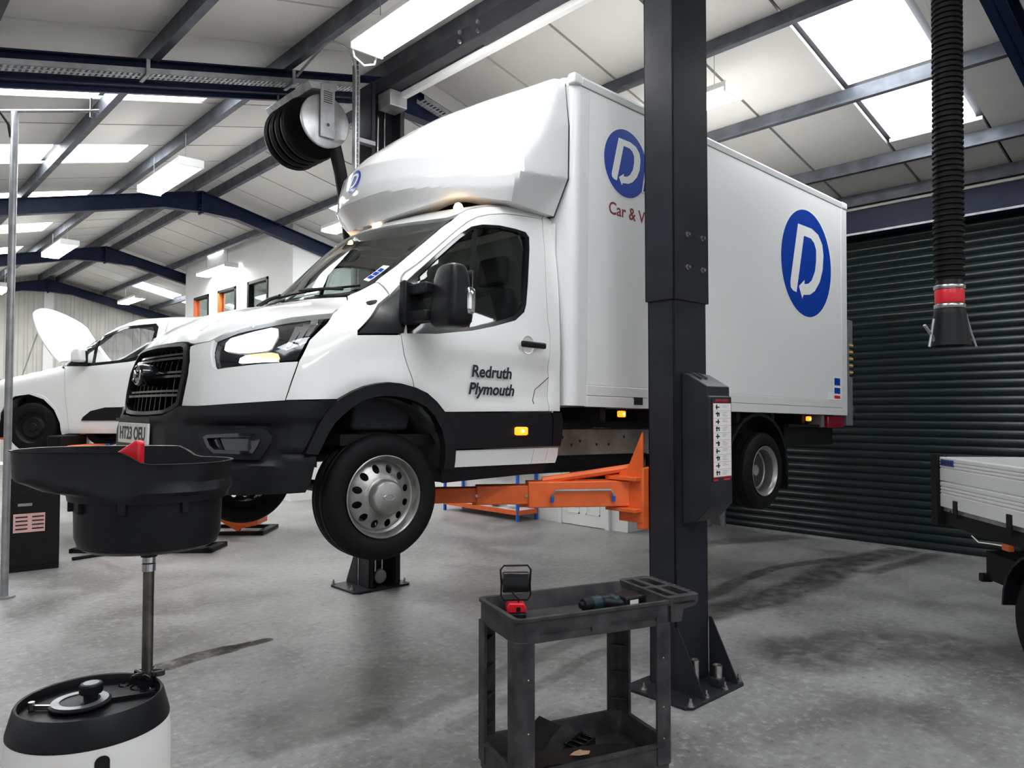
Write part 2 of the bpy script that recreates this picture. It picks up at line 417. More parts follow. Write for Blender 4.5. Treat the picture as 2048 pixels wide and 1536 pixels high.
def floor_material():
    m = bpy.data.materials.new('stained_concrete'); m.use_nodes = True
    nt = m.node_tree; n = nt.nodes; l = nt.links; b = n['Principled BSDF']
    tc = n.new('ShaderNodeTexCoord')
    def noise(scale, det=6, rough=.6, vec=None, dist=0.):
        t = n.new('ShaderNodeTexNoise'); t.inputs['Scale'].default_value = scale; t.inputs['Detail'].default_value = det
        t.inputs['Roughness'].default_value = rough; t.inputs['Distortion'].default_value = dist
        l.new(vec or tc.outputs['Object'], t.inputs['Vector']); return t.outputs['Fac']
    def math_(op, a, bb=None, c=None, clamp=False):
        q = n.new('ShaderNodeMath'); q.operation = op; q.use_clamp = clamp
        for i, v in enumerate((a, bb, c)):
            if v is None: continue
            if isinstance(v, (int, float)): q.inputs[i].default_value = v
            else: l.new(v, q.inputs[i])
        return q.outputs[0]
    def vmath(op, a, bb):
        q = n.new('ShaderNodeVectorMath'); q.operation = op
        for i, v in enumerate((a, bb)):
            if isinstance(v, tuple): q.inputs[i].default_value = v
            else: l.new(v, q.inputs[i])
        return q
    def ramp(v, p0, p1, c0=0., c1=1.):
        q = n.new('ShaderNodeMapRange'); q.inputs['From Min'].default_value = p0; q.inputs['From Max'].default_value = p1
        q.inputs['To Min'].default_value = c0; q.inputs['To Max'].default_value = c1; q.interpolation_type = 'SMOOTHSTEP'
        l.new(v, q.inputs['Value']); return q.outputs['Result']
    def mix(fac, c0, c1):
        q = n.new('ShaderNodeMix'); q.data_type = 'RGBA'
        if isinstance(fac, float): q.inputs[0].default_value = fac
        else: l.new(fac, q.inputs[0])
        for i, c in ((6, c0), (7, c1)):
            if isinstance(c, tuple): q.inputs[i].default_value = (*c, 1)
            else: l.new(c, q.inputs[i])
        return q.outputs[2]
    big = noise(.42, 5, .55); mid = noise(1.7, 8, .62, dist=.4); fine = noise(17, 10, .75); speck = noise(55, 2, .5)
    col = mix(ramp(big, .35, .68), (.19, .187, .18), (.345, .342, .332))
    col = mix(ramp(mid, .42, .68, 0., .5), col, (.40, .397, .386))
    col = mix(ramp(mid, .50, .28, 0., .5), col, (.12, .117, .11))
    col = mix(ramp(fine, .50, .66, 0., .55), col, (.50, .497, .486))
    col = mix(ramp(fine, .47, .32, 0., .6), col, (.06, .057, .053))
    col = mix(ramp(speck, .72, .78, 0., .6), col, (.06, .055, .05))
    # a warped position for the wheel marks
    wv = n.new('ShaderNodeTexNoise'); wv.inputs['Scale'].default_value = 1.3; l.new(tc.outputs['Object'], wv.inputs['Vector'])
    wc = vmath('SUBTRACT', wv.outputs['Color'], (.5, .5, .5))
    ws = n.new('ShaderNodeVectorMath'); ws.operation = 'SCALE'; l.new(wc.outputs[0], ws.inputs[0]); ws.inputs['Scale'].default_value = .16
    wp = vmath('ADD', tc.outputs['Object'], ws.outputs[0]).outputs[0]
    brk = noise(6, 6, .7)
    def stroke(pts, w, soft, amount, colour, col):
        tot = None
        for a, c in zip(pts, pts[1:]):
            ab = (c[0] - a[0], c[1] - a[1], 0.); L2 = ab[0] ** 2 + ab[1] ** 2
            pa = vmath('SUBTRACT', wp, (a[0], a[1], 0.)).outputs[0]
            t = math_('DIVIDE', vmath('DOT_PRODUCT', pa, ab).outputs['Value'], L2, clamp=False)
            q = n.new('ShaderNodeClamp'); l.new(t, q.inputs[0])
            sc_ = n.new('ShaderNodeVectorMath'); sc_.operation = 'SCALE'; sc_.inputs[0].default_value = ab; l.new(q.outputs[0], sc_.inputs['Scale'])
            ln = n.new('ShaderNodeVectorMath'); ln.operation = 'LENGTH'; l.new(vmath('SUBTRACT', pa, sc_.outputs[0]).outputs[0], ln.inputs[0])
            tot = ln.outputs['Value'] if tot is None else math_('MINIMUM', tot, ln.outputs['Value'])
        f = ramp(tot, w + soft, w, 0., 1.)
        f = math_('MULTIPLY', f, ramp(brk, .30, .62, .35 * amount, amount))
        return mix(f, col, colour), f
    tyre = (.045, .043, .039)
    for pts, w, s, a in (([(5.5, 3.62), (6.4, 3.48), (7.4, 3.5), (8.7, 3.62), (9.95, 3.5)], .13, .16, .95),
                         ([(6.0, 3.9), (7.0, 4.05), (7.75, 4.07), (8.7, 3.8)], .05, .06, .9),
                         ([(8.2, 3.28), (9.9, 3.12)], .06, .07, .8),
                         ([(7.6, 5.5), (8.6, 5.38), (9.95, 4.8)], .10, .14, .75),
                         ([(2.6, 3.25), (3.39, 3.40), (3.81, 3.48), (4.3, 3.53)], .035, .05, .6),
                         ([(2.4, 3.5), (2.84, 3.62), (3.41, 3.71), (4.1, 3.82), (4.7, 3.86)], .05, .06, .6),
                         ([(5.2, 2.5), (5.6, 2.35), (6.1, 1.9)], .22, .30, .75),
                         ([(1.7, 3.7), (2.4, 3.68)], .04, .10, .7),
                         ([(2.0, 4.0), (2.6, 4.2)], .10, .25, .45), ([(4.2, 5.6), (4.75, 5.2)], .12, .30, .45), ([(1.4, 2.6), (2.2, 3.0)], .15, .35, .45), ([(2.9, 1.5), (4.4, 1.6)], .2, .4, .4)):
        col, _ = stroke(pts, w, s, a, tyre, col)
    col, wet = stroke([(1.76, 5.36), (2.02, 5.42), (2.20, 5.43)], .075, .04, 1., (.05, .042, .034), col)
    col, wet2 = stroke([(2.15, 5.43), (2.48, 5.45)], .045, .04, 1., (.05, .042, .034), col)
    l.new(col, b.inputs['Base Color'])
    rg = ramp(mid, .3, .7, .33, .48)
    rg = math_('MULTIPLY_ADD', math_('ADD', wet, wet2), -.30, rg)
    l.new(rg, b.inputs['Roughness'])
    bp = n.new('ShaderNodeBump'); bp.inputs['Strength'].default_value = .25; bp.inputs['Distance'].default_value = .004
    l.new(fine, bp.inputs['Height']); l.new(bp.outputs['Normal'], b.inputs['Normal'])
    return m
M['floor'] = floor_material()
struct('floor', bx(XL, XE + .1, Y0, Y1, -.12, 0.), 'floor', 'grey concrete workshop floor with tyre marks and oil stains', 'floor', smooth=0)
struct('ground_yard', bx(-40, XL, -40, 40, -.16, -.02).box(XL, 40, -40, Y0, -.16, -.02), 'ground', 'pale concrete yard outside the open doors', 'ground', smooth=0)

# ---- walls
w = Mb()
w.box(XL - .15, XL, Y0 - .1, -.8, 0, zroof(XL) + .1).box(XL - .15, XL, 6.0, Y1 + .1, 0, zroof(XL) + .1).box(XL - .15, XL, -.8, 6.0, 3.4, zroof(XL) + .1)
struct('wall_left', w, 'clad', 'cream clad side wall with a wide open doorway', 'wall', smooth=0)
w = Mb()
w.box(XE, XE + .15, Y0 - .1, .9, 0, 4.55).box(XE, XE + .15, 6.05, Y1 + .1, 0, 4.55).box(XE, XE + .15, .9, 6.05, 4.02, 4.55)
struct('wall_right', w, 'clad', 'cream clad side wall around the roller shutter', 'wall', smooth=0)
def gable(y0, y1):
    return [(XL - .1, 0), (XE + .1, 0), (XE + .1, zroof(XE) + .08), (XR, ZR + .08), (XL - .1, zroof(XL) + .08)]
ew = struct('wall_back', Mb().prism(gable(0, 0), Y1 + .05, Y1 + .15, 'y'), 'clad', 'far end gable wall of cream ribbed cladding', 'wall', smooth=0)
rib = [(0, 0), (.03, -.035), (.09, -.035), (.12, 0)]
for i in range(50):                                        # each rib of the cladding
    x = XL + .1 + i * .235
    if x > XE - .2: break
    h = zroof(x + .06) + .03
    me = Mb().prism([(p[0] + x, Y1 + .05 + p[1]) for p in rib], 0, h, 'z').mesh('cladding_rib', 0)
    link('cladding_rib', me, 'clad', ew)
bx(4.70, 4.95, Y1 - .02, Y1 + .04, 0, 5.2).build('gable_post', 'wall_white', ew)
w = Mb()
w.box(XL - .1, -.9, Y0 - .15, Y0, 0, zroof(XL)).box(8.1, XE + .1, Y0 - .15, Y0, 0, 4.5)  # the gap behind the camera is added to let sky light in
w.prism([(XL - .1, 4.1), (XE + .1, 4.1), (XE + .1, zroof(XE) + .08), (XR, ZR + .08), (XL - .1, zroof(XL) + .08)], Y0 - .15, Y0, 'y')
struct('wall_front', w, 'clad', 'near end gable wall with a wide opening added for daylight', 'wall', smooth=0)

# ---- roof: a dark backing with white liner sheets and roof lights below it
ceil = struct('ceiling', Mb().prism([(XL - .2, zroof(XL - .2) + .05), (XR, ZR + .05), (XE + .2, zroof(XE + .2) + .05), (XE + .2, zroof(XE + .2) + .12), (XR, ZR + .12), (XL - .2, zroof(XL - .2) + .12)], Y0 - .15, Y1 + .15, 'y'),
              'dark_joint', 'pitched roof of white liner sheets with roof lights', 'ceiling', smooth=0)
def sheet(xa, xb, ya, yb, name='roof_sheet', m='roof_sheet', dz=0.):
    za, zb = zroof(xa) + dz, zroof(xb) + dz
    v = [(xa, ya, za), (xb, ya, zb), (xb, yb, zb), (xa, yb, za)]
    v += [(p[0], p[1], p[2] + .04) for p in v]
    me = Mb().add(v, [(0, 1, 2, 3), (7, 6, 5, 4), (0, 4, 5, 1), (1, 5, 6, 2), (2, 6, 7, 3), (3, 7, 4, 0)]).mesh(name, 0)
    return link(name, me, m, ceil)
G = .016
y = 2.25 - 8 * .95; k = 0
while y < Y1 - .1:
    ya, yb = max(y, Y0) + G, min(y + .95, Y1) - G
    # right slope
    lights = {8: (6.33, 8.72), 17: (6.40, 8.72), 29: (6.33, 8.72), 2: (6.33, 8.72), 23: (6.4, 8.72)}
    if yb > ya + .1:
        if k in lights:
            a, b_ = lights[k]
            sheet(XR + .10, a - .02, ya, yb); sheet(b_ + .02, XE + .05, ya, yb)
            for p, q in ((a, 7.58), (7.66, b_)): sheet(p + .05, q - .03, ya + .05, yb - .05, 'roof_light', 'rooflight', -.004)
        else: sheet(XR + .10, XE + .05, ya, yb)
    y += .95; k += 1
y = 5.9 - 12 * .95; k = 0
while y < Y1 - .1:
    ya, yb = max(y, Y0) + G, min(y + .95, Y1) - G
    if yb > ya + .1:
        if k >= 2 and (k - 14) % 3 == 0 and k != 11:
            sheet(3.16, XR - .10, ya, yb); sheet(XL, .14, ya, yb)
            for p, q in ((.18, .76), (.86, 2.05), (2.15, 3.12)): sheet(p, q, ya + .03, yb - .03, 'roof_light', 'rooflight', -.004)
        else: sheet(XL, XR - .10, ya, yb)
    y += .95; k += 1
for s in (-1, 1):
    sheet(XR + s * .10, XR, Y0, Y1, 'ridge_sheet', 'roof_sheet', -.02)

# ---- purlins, one object each
def purlin(x, s, name='purlin', label=None):
    zb = zroof(x) - .165; zt = zroof(x) - .004
    t = .012
    prof = [(0, zt), (t, zt), (t, zb + t), (.065, zb + t), (.065, zb + .03), (.065 + t * .6, zb + .03), (.065 + t * .6, zb), (0, zb)]
    prof = [(x + s * p[0], p[1]) for p in prof]
    tag(Mb().prism(prof, Y0 + .02, Y1, 'y').build(name, 'purlin', smooth=0), label, 'purlin', None, 'structure')
for i, x in enumerate((4.98, 6.27, 7.61, 8.94, 9.72)):
    purlin(x, -1 if i else 1, label=('galvanised purlin beside the ridge on the shutter side', 'galvanised purlin carrying the row of lights on the shutter side', 'galvanised purlin crossing the large roof light', 'galvanised purlin below the large roof light', 'galvanised eaves purlin above the roller shutter')[i])
for i, x in enumerate((4.54, 3.36, 2.10, .82, -.46, -1.75)):
    purlin(x, 1, label=('galvanised purlin beside the ridge on the open door side', 'galvanised purlin with a conduit clipped along it', 'galvanised purlin under the left-hand roof lights', 'galvanised purlin low on the open door side', 'galvanised purlin over the camera', 'galvanised eaves purlin over the open side door')[i])

# ---- portal frames
def rafter(y, s, xe):
    """I-section rafter from the ridge out to xe"""
    top = lambda x: ZR - .165 - SL * abs(x - XR)
    dep = .25
    mb = Mb()
    xa = XR
    mb.prism([(xa, top(xa)), (xe, top(xe)), (xe, top(xe) - dep), (xa + s * .62, top(xa + s * .62) - dep), (xa, top(xa) - .37)], y - .006, y + .006, 'y')
    mb.prism([(xa, top(xa)), (xe, top(xe)), (xe, top(xe) - .014), (xa, top(xa) - .014)], y - .075, y + .075, 'y')
    xb = xa + s * .62
    mb.prism([(xb, top(xb) - dep + .014), (xe, top(xe) - dep + .014), (xe, top(xe) - dep), (xb, top(xb) - dep)], y - .075, y + .075, 'y')
    mb.prism([(xa, top(xa) - .356), (xb, top(xb) - dep + .014), (xb, top(xb) - dep), (xa, top(xa) - .37)], y - .075, y + .075, 'y')
    return mb
boltm = Mb().cyl((0, -.02, 0), (0, .02, 0), .016, 6).mesh('bolt', 0)
boltm.materials.append(M['navy'])
FR = (1.6, 7.12, 13.12, 19.12, 25.1)
for i, y in enumerate(FR):
    e = thing('portal_frame', ('navy steel portal frame nearest the camera at the top corner', 'navy steel portal frame behind the hose reel carrying a cable tray', 'navy steel portal frame in front of the white office', 'navy steel portal frame just beyond the white office', 'navy steel portal frame against the far ribbed wall')[i], 'portal frame', (0, 0, 0), kind='structure')
    rafter(y, 1, 9.85).build('rafter', 'navy', e, smooth=0)
    rafter(y, -1, -1.85).build('rafter', 'navy', e, smooth=0)
    ap = Mb().box(XR - .016, XR + .016, y - .085, y + .085, ZR - .165 - .40, ZR - .168)
    ap.build('apex_plate', 'navy', e, smooth=0)
    for dx in (-.03, .03):
        for dz in (-.24, -.30, -.42, -.48):
            for sy in (-.05, .05):
                b_ = link('bolt', boltm, None, e); b_.location = (XR + dx, y + sy, ZR + dz); b_.rotation_euler = (0, 0, R(90))
    if i != 2 and i != 3:
        for x in (-1.85, 9.8):
            t = ZR - .165 - SL * abs(x - XR)
            Mb().box(x - .1, x + .1, y - .006, y + .006, 0, t).box(x - .1, x - .088, y - .08, y + .08, 0, t).box(x + .088, x + .1, y - .08, y + .08, 0, t).build('column', 'navy', e, smooth=0)

# cable tray and conduits under the second frame
tr = thing('cable_tray', 'perforated galvanised cable tray slung under the navy rafter', 'cable tray', (0, 0, 0))
def trayz(x): return ZR - .165 - .25 + .03 - SL * abs(x - XR)
def seg(mb, xa, xb, y0, y1, a, b_):
    mb.prism([(xa, trayz(xa) + a), (xb, trayz(xb) + a), (xb, trayz(xb) + b_), (xa, trayz(xa) + b_)], y0, y1, 'y')
ty = 7.12 - .16
rail = Mb(); rung = Mb()
for xa, xb in ((-1.6, 4.55), (4.95, 8.6)):
    for yy in (ty - .15, ty - .004): seg(rail, xa, xb, yy, yy + .004, 0, .05)
    n = int((xb - xa) / .045)
    for i in range(n):
        x = xa + i * .045; seg(rung, x, x + .024, ty - .15, ty, 0, .004)
    seg(rung, xa, xb, ty - .085, ty - .065, -.002, .002)
rail.build('tray_side', 'galv', tr, smooth=0); rung.build('tray_floor', 'galv', tr, smooth=0)
for x in (.6, 2.0, 3.35):
    Mb().box(x - .015, x + .015, ty - .17, ty + .03, trayz(x) - .02, trayz(x) - .004).box(x - .015, x + .015, ty - .175, ty - .165, trayz(x) - .02, trayz(x) + .12).build('tray_bracket', 'galv', tr, smooth=0)
cnd = Mb(); seg(cnd, -1.6, 4.6, 7.12 + .02, 7.12 + .06, -.07, -.03)
tag(cnd.build('conduit_run', 'navy', smooth=0), 'thin navy conduit run below the cable tray', 'conduit')

# ---- roller shutter
sh = thing('door_1', 'closed dark green roller shutter door of curved horizontal slats', 'shutter door', (XE - .06, 0, 0), kind='structure')
prof = []
for i in range(9):
    t = i / 8; prof.append((-.022 * math.sin(PI * t) - .002, t * .094))
prof += [(.006, .1), (.012, .094), (.004, 0)]
prof = [(p[0], p[1]) for p in prof]
sm = Mb()
n = len(prof); v = [(p[0], yy, p[1]) for yy in (1.0, 6.02) for p in prof]
sm.add(v, [(i, (i + 1) % n, n + (i + 1) % n, n + i) for i in range(n)] + [tuple(range(n)), tuple(range(2 * n - 1, n - 1, -1))])
sme = sm.mesh('shutter_slat', 50); sme.materials.append(M['shutter'])
for i in range(40):
    o = link('shutter_slat', sme, None, sh); o.location = (0, 0, .03 + i * .0985)
bx(-.05, .02, 6.0, 6.07, 0, 4.0).build('guide_rail', 'galv', sh, smooth=0)
bx(-.05, .02, .92, 1.0, 0, 4.0).build('guide_rail', 'galv', sh, smooth=0)
bx(-.02, .01, 1.0, 6.02, 0, .03).build('bottom_bar', 'galv', sh, smooth=0)
Mb().box(-.30, .05, .9, 6.1, 3.97, 4.27).build('shutter_hood', 'navy', sh, smooth=0)
bx(-.32, -.30, .9, 6.1, 3.96, 3.985).build('hood_lip', 'galv', sh, smooth=0)
bx(-.34, .05, -4.8, 12.9, 4.27, 4.30).build('eaves_trim', 'clad', sh, smooth=0)

# ---- white ground floor room and the office above the far bays
def wallbox(mb, x0, x1, y0, y1, z0, z1): return mb.box(x0, x1, y0, y1, z0, z1)
rm = struct('wall_store', bx(8.36, 9.97, 6.62, 13.1, 0, 2.7), 'wall_white', 'white ground floor store room behind the lifted truck', 'wall', smooth=0)
of = Mb()
XO = 6.5
wins = [(17.33, 18.25), (15.78, 16.78), (14.2, 15.18)]
zw0, zw1 = 3.35, 4.40
of.box(XO, XO + .12, 13.15, 18.85, 0, zw0)
of.prism([(13.15, zw1), (18.85, zw1), (18.85, zroof(XO)), (13.15, zroof(XO))], XO, XO + .12, 'x')
ys = [13.15] + [q for wn in sorted(wins) for q in wn] + [18.85]
for a, b_ in zip(ys[::2], ys[1::2]): of.box(XO, XO + .12, a, b_, zw0, zw1)
for yy in (13.15, 18.73):
    of.prism([(XO + .12, 0), (XE, 0), (XE, zroof(XE) - .01), (XO + .12, zroof(XO + .12) - .01)], yy, yy + .12, 'y')
struct('wall_office', of, 'wall_white', 'white first floor office block under the roof with three windows', 'wall', smooth=0)
for i, (a, b_) in enumerate(sorted(wins)):
    e = thing('window_%d' % (i + 1), ('office window nearest the camera with a dark frame', 'middle office window with an orange side frame', 'far office window with an orange side frame')[i], 'window', (0, 0, 0), kind='structure')
    f = Mb().box(XO - .02, XO + .10, a, b_, zw1 - .06, zw1).box(XO - .02, XO + .10, a, b_, zw0, zw0 + .05).box(XO - .02, XO + .10, a, a + .06, zw0, zw1)
    f.build('window_frame', 'chassis', e, smooth=0)
    bx(XO - .02, XO + .10, b_ - .08, b_, zw0, zw1).build('window_jamb', 'chassis' if i == 0 else 'orange', e, smooth=0)
    bx(XO + .05, XO + .056, a + .06, b_ - .08, zw0 + .05, zw1 - .06).build('pane', 'screen_glass', e, smooth=0)
struct('wall_office_inner', bx(9.0, 9.1, 13.3, 18.7, 2.6, 4.55), 'wall_white', 'pale inner wall seen through the office windows', 'wall', smooth=0)
# the panelled door of the store room
d2 = thing('door_2', 'white panelled door in the store room wall under the truck', 'door', (8.36, 0, 0), kind='structure')
bx(-.035, 0, 7.0, 7.86, .01, 2.02).build('door_leaf', 'door_white', d2, bevel=.004)
for ya in (7.10, 7.50):
    for za, zb in ((.18, .85), (1.05, 1.85)):
        Mb().box(-.043, -.035, ya, ya + .27, za, za + .02).box(-.043, -.035, ya, ya + .27, zb - .02, zb).box(-.043, -.035, ya, ya + .02, za, zb).box(-.043, -.035, ya + .25, ya + .27, za, zb).build('door_panel', 'door_white', d2, smooth=0)
Mb().box(-.05, 0, 6.93, 7.0, 0, 2.1).box(-.05, 0, 7.86, 7.93, 0, 2.1).box(-.05, 0, 6.93, 7.93, 2.03, 2.1).build('door_frame', 'door_white', d2, smooth=0)
# ------------------------------------------------------------------ box truck: body profile and panel outlines in metres (x back from the front axle, z up)
PROF=np.array([(-.93,.36),(-.96,.42),(-.975,.55),(-.975,.70),(-.96,.77),(-.94,.80),(-.93,.92),(-.912,1.04),(-.885,1.125),(-.84,1.21),(-.76,1.28),
 (-.62,1.355),(-.45,1.407),(-.3,1.435),(-.215,1.46),(-.02,1.62),(.143,1.785),(.30,1.945),(.395,2.03),(.48,2.085),(.62,2.15),(.8,2.20),(1.0,2.235),(1.2,2.25),(1.3,2.25),(1.5,2.245),
 (1.5,.36)])
def cab(x,y,z):
    y=np.abs(y)
    front=np.clip((.3-x)/.9,0,1)
    zf=np.clip((z-1.3)/.3,0,1);rf=np.clip((x-.5)/.5,0,1)
    bow=((.07+.17*zf)*y*y+.26*(1-zf)*y**4)*(1-rf)
    crown=(.06+.065*front)*y*y
    g1=psdf(x-bow,z+crown,PROF)
    hz=np.clip(z-1.22,0,2)
    w=1.02-.10*hz-.05*hz*hz-.02*np.clip((.7-z)/.4,0,1)**2
    taper=np.clip((-.35-x)/.65,0,1.5)
    w=w-.10*taper**2
    # pressed swage over the wheel arch, door scallop and rear step
    r_=np.hypot(x+.03,(z-.43)*1.05)
    w=w+.012*np.exp(-((r_-.60)/.05)**2)*np.clip((z-.75)/.1,0,1)*np.clip((1.28-z)/.1,0,1)*np.clip((.45-x)/.2,0,1)*np.clip((x+.6)/.15,0,1)
    sc_=np.clip((x-.30-.55*np.clip(1.05-z,0,.3))/.10,0,1)*np.clip((1.27-x)/.05,0,1)*np.clip((z-.86)/.05,0,1)*np.clip((1.16-z)/.06,0,1)
    w=w-.014*sc_*sc_*(3-2*sc_)
    g2=y-w
    return smax(g1,g2*.98,.13)
FENDER=[(-.284,1.321),(-.094,1.437),(-.077,1.465),(-.022,1.497),(.02,1.524),(.064,1.554),(.075,1.552),(.071,1.523),(.064,1.488),(.06,1.46),(-.209,1.225),(-.213,1.203),(.053,1.225),(.049,1.228),(.06,1.179),(.073,1.117),(.106,1.032),(.135,.954),(.136,.94),(.047,.957),(-.038,.96),(-.11,.95),(-.186,.932),(-.259,.901),(-.33,.862),(-.334,.86),(-.591,.848),(-.561,.946),(-.527,1.045),(-.465,1.158)]
FASCIA=[(.56,1.129),(.606,1.046),(.615,.981),(.606,.9),(.589,.818),(.586,.816),(.72,.814),(.795,.817),(.984,.83),(1.19,.847),(1.217,.946),(1.248,1.045),(1.038,1.025),(.828,1.0),(.803,1.021),(.772,1.088),(.763,1.136),(.768,1.159),(.737,1.148),(.604,1.137)]
HEADL=[(1.474,1.321),(1.372,1.232),(1.302,1.158),(1.271,1.1),(1.245,1.047),(1.038,1.029),(.831,1.003),(.803,1.026),(.776,1.088),(.77,1.146),(.791,1.178),(.958,1.229),(1.181,1.275),(1.356,1.304)]
LAMPMAIN=[(.853,1.102),(.852,1.138),(.875,1.165),(1.015,1.202),(1.113,1.226),(1.151,1.22),(1.151,1.191),(1.119,1.116),(1.091,1.1),(1.002,1.09),(.937,1.09)]
LAMPDRL=[(.951,1.03),(.956,1.06),(.983,1.072),(1.12,1.093),(1.157,1.086),(1.167,1.062),(1.158,1.044),(1.085,1.038)]
BUMPER=[(1.438,.854),(1.186,.846),(.984,.829),(.795,.816),(.72,.813),(.587,.814),(.523,.794),(.527,.794),(.414,.769),(.178,.759),(-.195,.754)]
BUMPERR=[(1.379,.798),(1.339,.727),(1.308,.661),(1.278,.587),(1.34,.573),(1.319,.442),(1.295,.4),(1.082,.403),(.927,.4)]
APILLAR=[(.064,1.554),(.075,1.552),(.071,1.523),(.064,1.488),(.06,1.46),(.133,1.53),(.164,1.583),(.189,1.613),(.256,1.668),(.403,1.801),(.545,1.929),(.61,1.982),(.69,2.029),(.779,2.062),(.92,2.096),(1.118,2.118),(1.266,2.129),(1.313,2.185),(1.167,2.184),(.963,2.161),(.789,2.127),(.674,2.088),(.592,2.036),(.566,2.013),(.475,1.935),(.327,1.797),(.191,1.667)]
CABREAR=[(1.313,2.185),(1.266,2.129),(1.25,2.05),(1.246,1.911),(1.222,1.644),(1.213,1.436),(1.226,1.326),(1.216,1.22),(1.204,1.137),(1.217,1.049),(1.209,.937),(1.213,.827),(1.318,.828),(1.312,1.084),(1.318,1.284),(1.345,1.661),(1.352,1.93),(1.362,2.08),(1.361,2.137),(1.334,2.166)]
DOOR=[(1.266,2.129),(1.25,2.05),(1.246,1.911),(1.222,1.644),(1.213,1.436),(1.226,1.326),(1.216,1.22),(1.204,1.137),(1.217,1.049),(1.209,.937),(1.213,.827),(.352,.807),(.346,.811),(.286,.866),(.215,.913),(.136,.94),(.135,.954),(.106,1.032),(.073,1.117),(.06,1.179),(.049,1.228),(.133,1.53),(.164,1.583),(.189,1.613),(.256,1.668),(.403,1.801),(.545,1.929),(.61,1.982),(.69,2.029),(.779,2.062),(.92,2.096),(1.118,2.118)]
RUBBER=[(.145,1.533),(.227,1.614),(.385,1.758),(.545,1.899),(.627,1.954),(.713,1.982),(.851,2.003),(.995,2.007),(1.084,2.003),(1.114,1.971),(1.105,1.887),(1.062,1.659),(1.03,1.51),(1.006,1.457),(.923,1.395),(.734,1.338),(.557,1.295),(.294,1.252),(.09,1.236),(.093,1.308),(.107,1.418),(.123,1.486)]
GLASS=[(.232,1.589),(.372,1.72),(.535,1.864),(.62,1.927),(.708,1.961),(.849,1.984),(.993,1.99),(1.05,1.981),(1.077,1.957),(1.071,1.881),(1.027,1.654),(.996,1.506),(.967,1.46),(.906,1.418),(.736,1.362),(.558,1.318),(.312,1.288),(.209,1.35),(.199,1.511)]
DIVBAR=[(.64,1.94),(.667,1.944),(.59,1.559),(.545,1.31),(.516,1.307),(.564,1.556)]
TRIANGLE=[(-.215,1.209),(-.209,1.222),(.056,1.453),(.128,1.515),(.105,1.438),(.097,1.372),(.094,1.333),(.086,1.288),(.068,1.234)]
CLAD=[(.352,.806),(1.213,.821),(1.231,.782),(1.227,.6),(.437,.593),(.433,.592),(.429,.635),(.415,.698),(.389,.755)]
CLADR=[(1.218,.822),(1.315,.824),(1.329,.775),(1.325,.663),(1.309,.599),(1.232,.6),(1.237,.782)]
SILL=[(.437,.589),(1.307,.595),(1.302,.536),(1.283,.491),(.434,.488)]
ARCHO=[(-.505,.587),(-.474,.661),(-.441,.727),(-.398,.798),(-.33,.862),(-.259,.901),(-.186,.932),(-.11,.95),(-.038,.96),(.047,.957),(.136,.94),(.215,.913),(.286,.866),(.346,.811),(.389,.755),(.415,.698),(.429,.635),(.433,.592),(.431,.525),(.425,.482)]
ARCHI=[(-.438,.582),(-.419,.619),(-.385,.689),(-.35,.74),(-.304,.782),(-.247,.826),(-.189,.858),(-.124,.877),(-.057,.886),(.006,.886),(.077,.879),(.154,.858),(.217,.832),(.276,.782),(.331,.698),(.351,.622),(.355,.546),(.347,.485)]
FOGO=[(.759,.676),(.768,.685),(.904,.698),(1.088,.71),(1.116,.7),(1.138,.67),(1.133,.643),(1.109,.6),(1.086,.56),(1.039,.558),(.868,.561),(.833,.567),(.799,.611)]
FOGI=[(.808,.662),(.825,.671),(1.034,.685),(1.068,.678),(1.082,.659),(1.072,.63),(1.052,.593),(1.031,.588),(.867,.591),(.836,.616)]
FAIR = np.array([(.62, 1.98), (.52, 2.08), (.345, 2.25), (.345, 2.33), (.385, 2.48), (.49, 2.60), (.64, 2.725), (.82, 2.865), (1.0, 2.99), (1.12, 3.06), (1.22, 3.095), (1.45, 3.105), (1.45, 1.98)])
FAIR_IN = np.array(inset([tuple(p) for p in FAIR], .015))
def fairing(x, y, z):
    y = np.abs(y)
    bow = .55 * y * y + .16 * y ** 4
    g1 = psdf(x - bow * np.clip((1.35 - x) / .6, 0, 1), z + .06 * y * y * np.clip((1.2 - x) / .8, .1, 1) * np.clip((z - 2.35) / .3, 0, 1), FAIR_IN)
    zc = 2.27 + .117 * np.clip((x - .35), 0, 1.1)
    w_ = 1.030 - .05 * np.clip(1.2 - x, 0, 1) ** 2 - .55 * np.clip(zc - z, 0, 1) - .12 * np.clip(z - 2.75, 0, 1)
    k = .03 + .22 * np.clip((z - zc - .03) / .3, 0, 1) * np.clip((1.38 - x) / .35, .1, 1)
    return smax(g1, (y - w_) * .9, k) - .015

TP = R(1.2)
TO = Vector((2.242, 4.405, 1.274)) - .345 * Vector((math.sin(TP), 0, math.cos(TP)))
truck = thing('box_truck', 'white box van truck with a roof fairing raised on the two-post lift', 'truck', TO)
truck.rotation_euler = (0, TP, 0)

def half_sym(h, axis):
    """close a half outline (listed from the centre line outwards and back) with its mirror image"""
    m = [(-p[0], p[1]) if axis == 0 else (p[0], -p[1]) for p in reversed(h)]
    out = list(h)
    for p in m:
        if abs(p[axis]) > 1e-6: out.append(p)
    return out
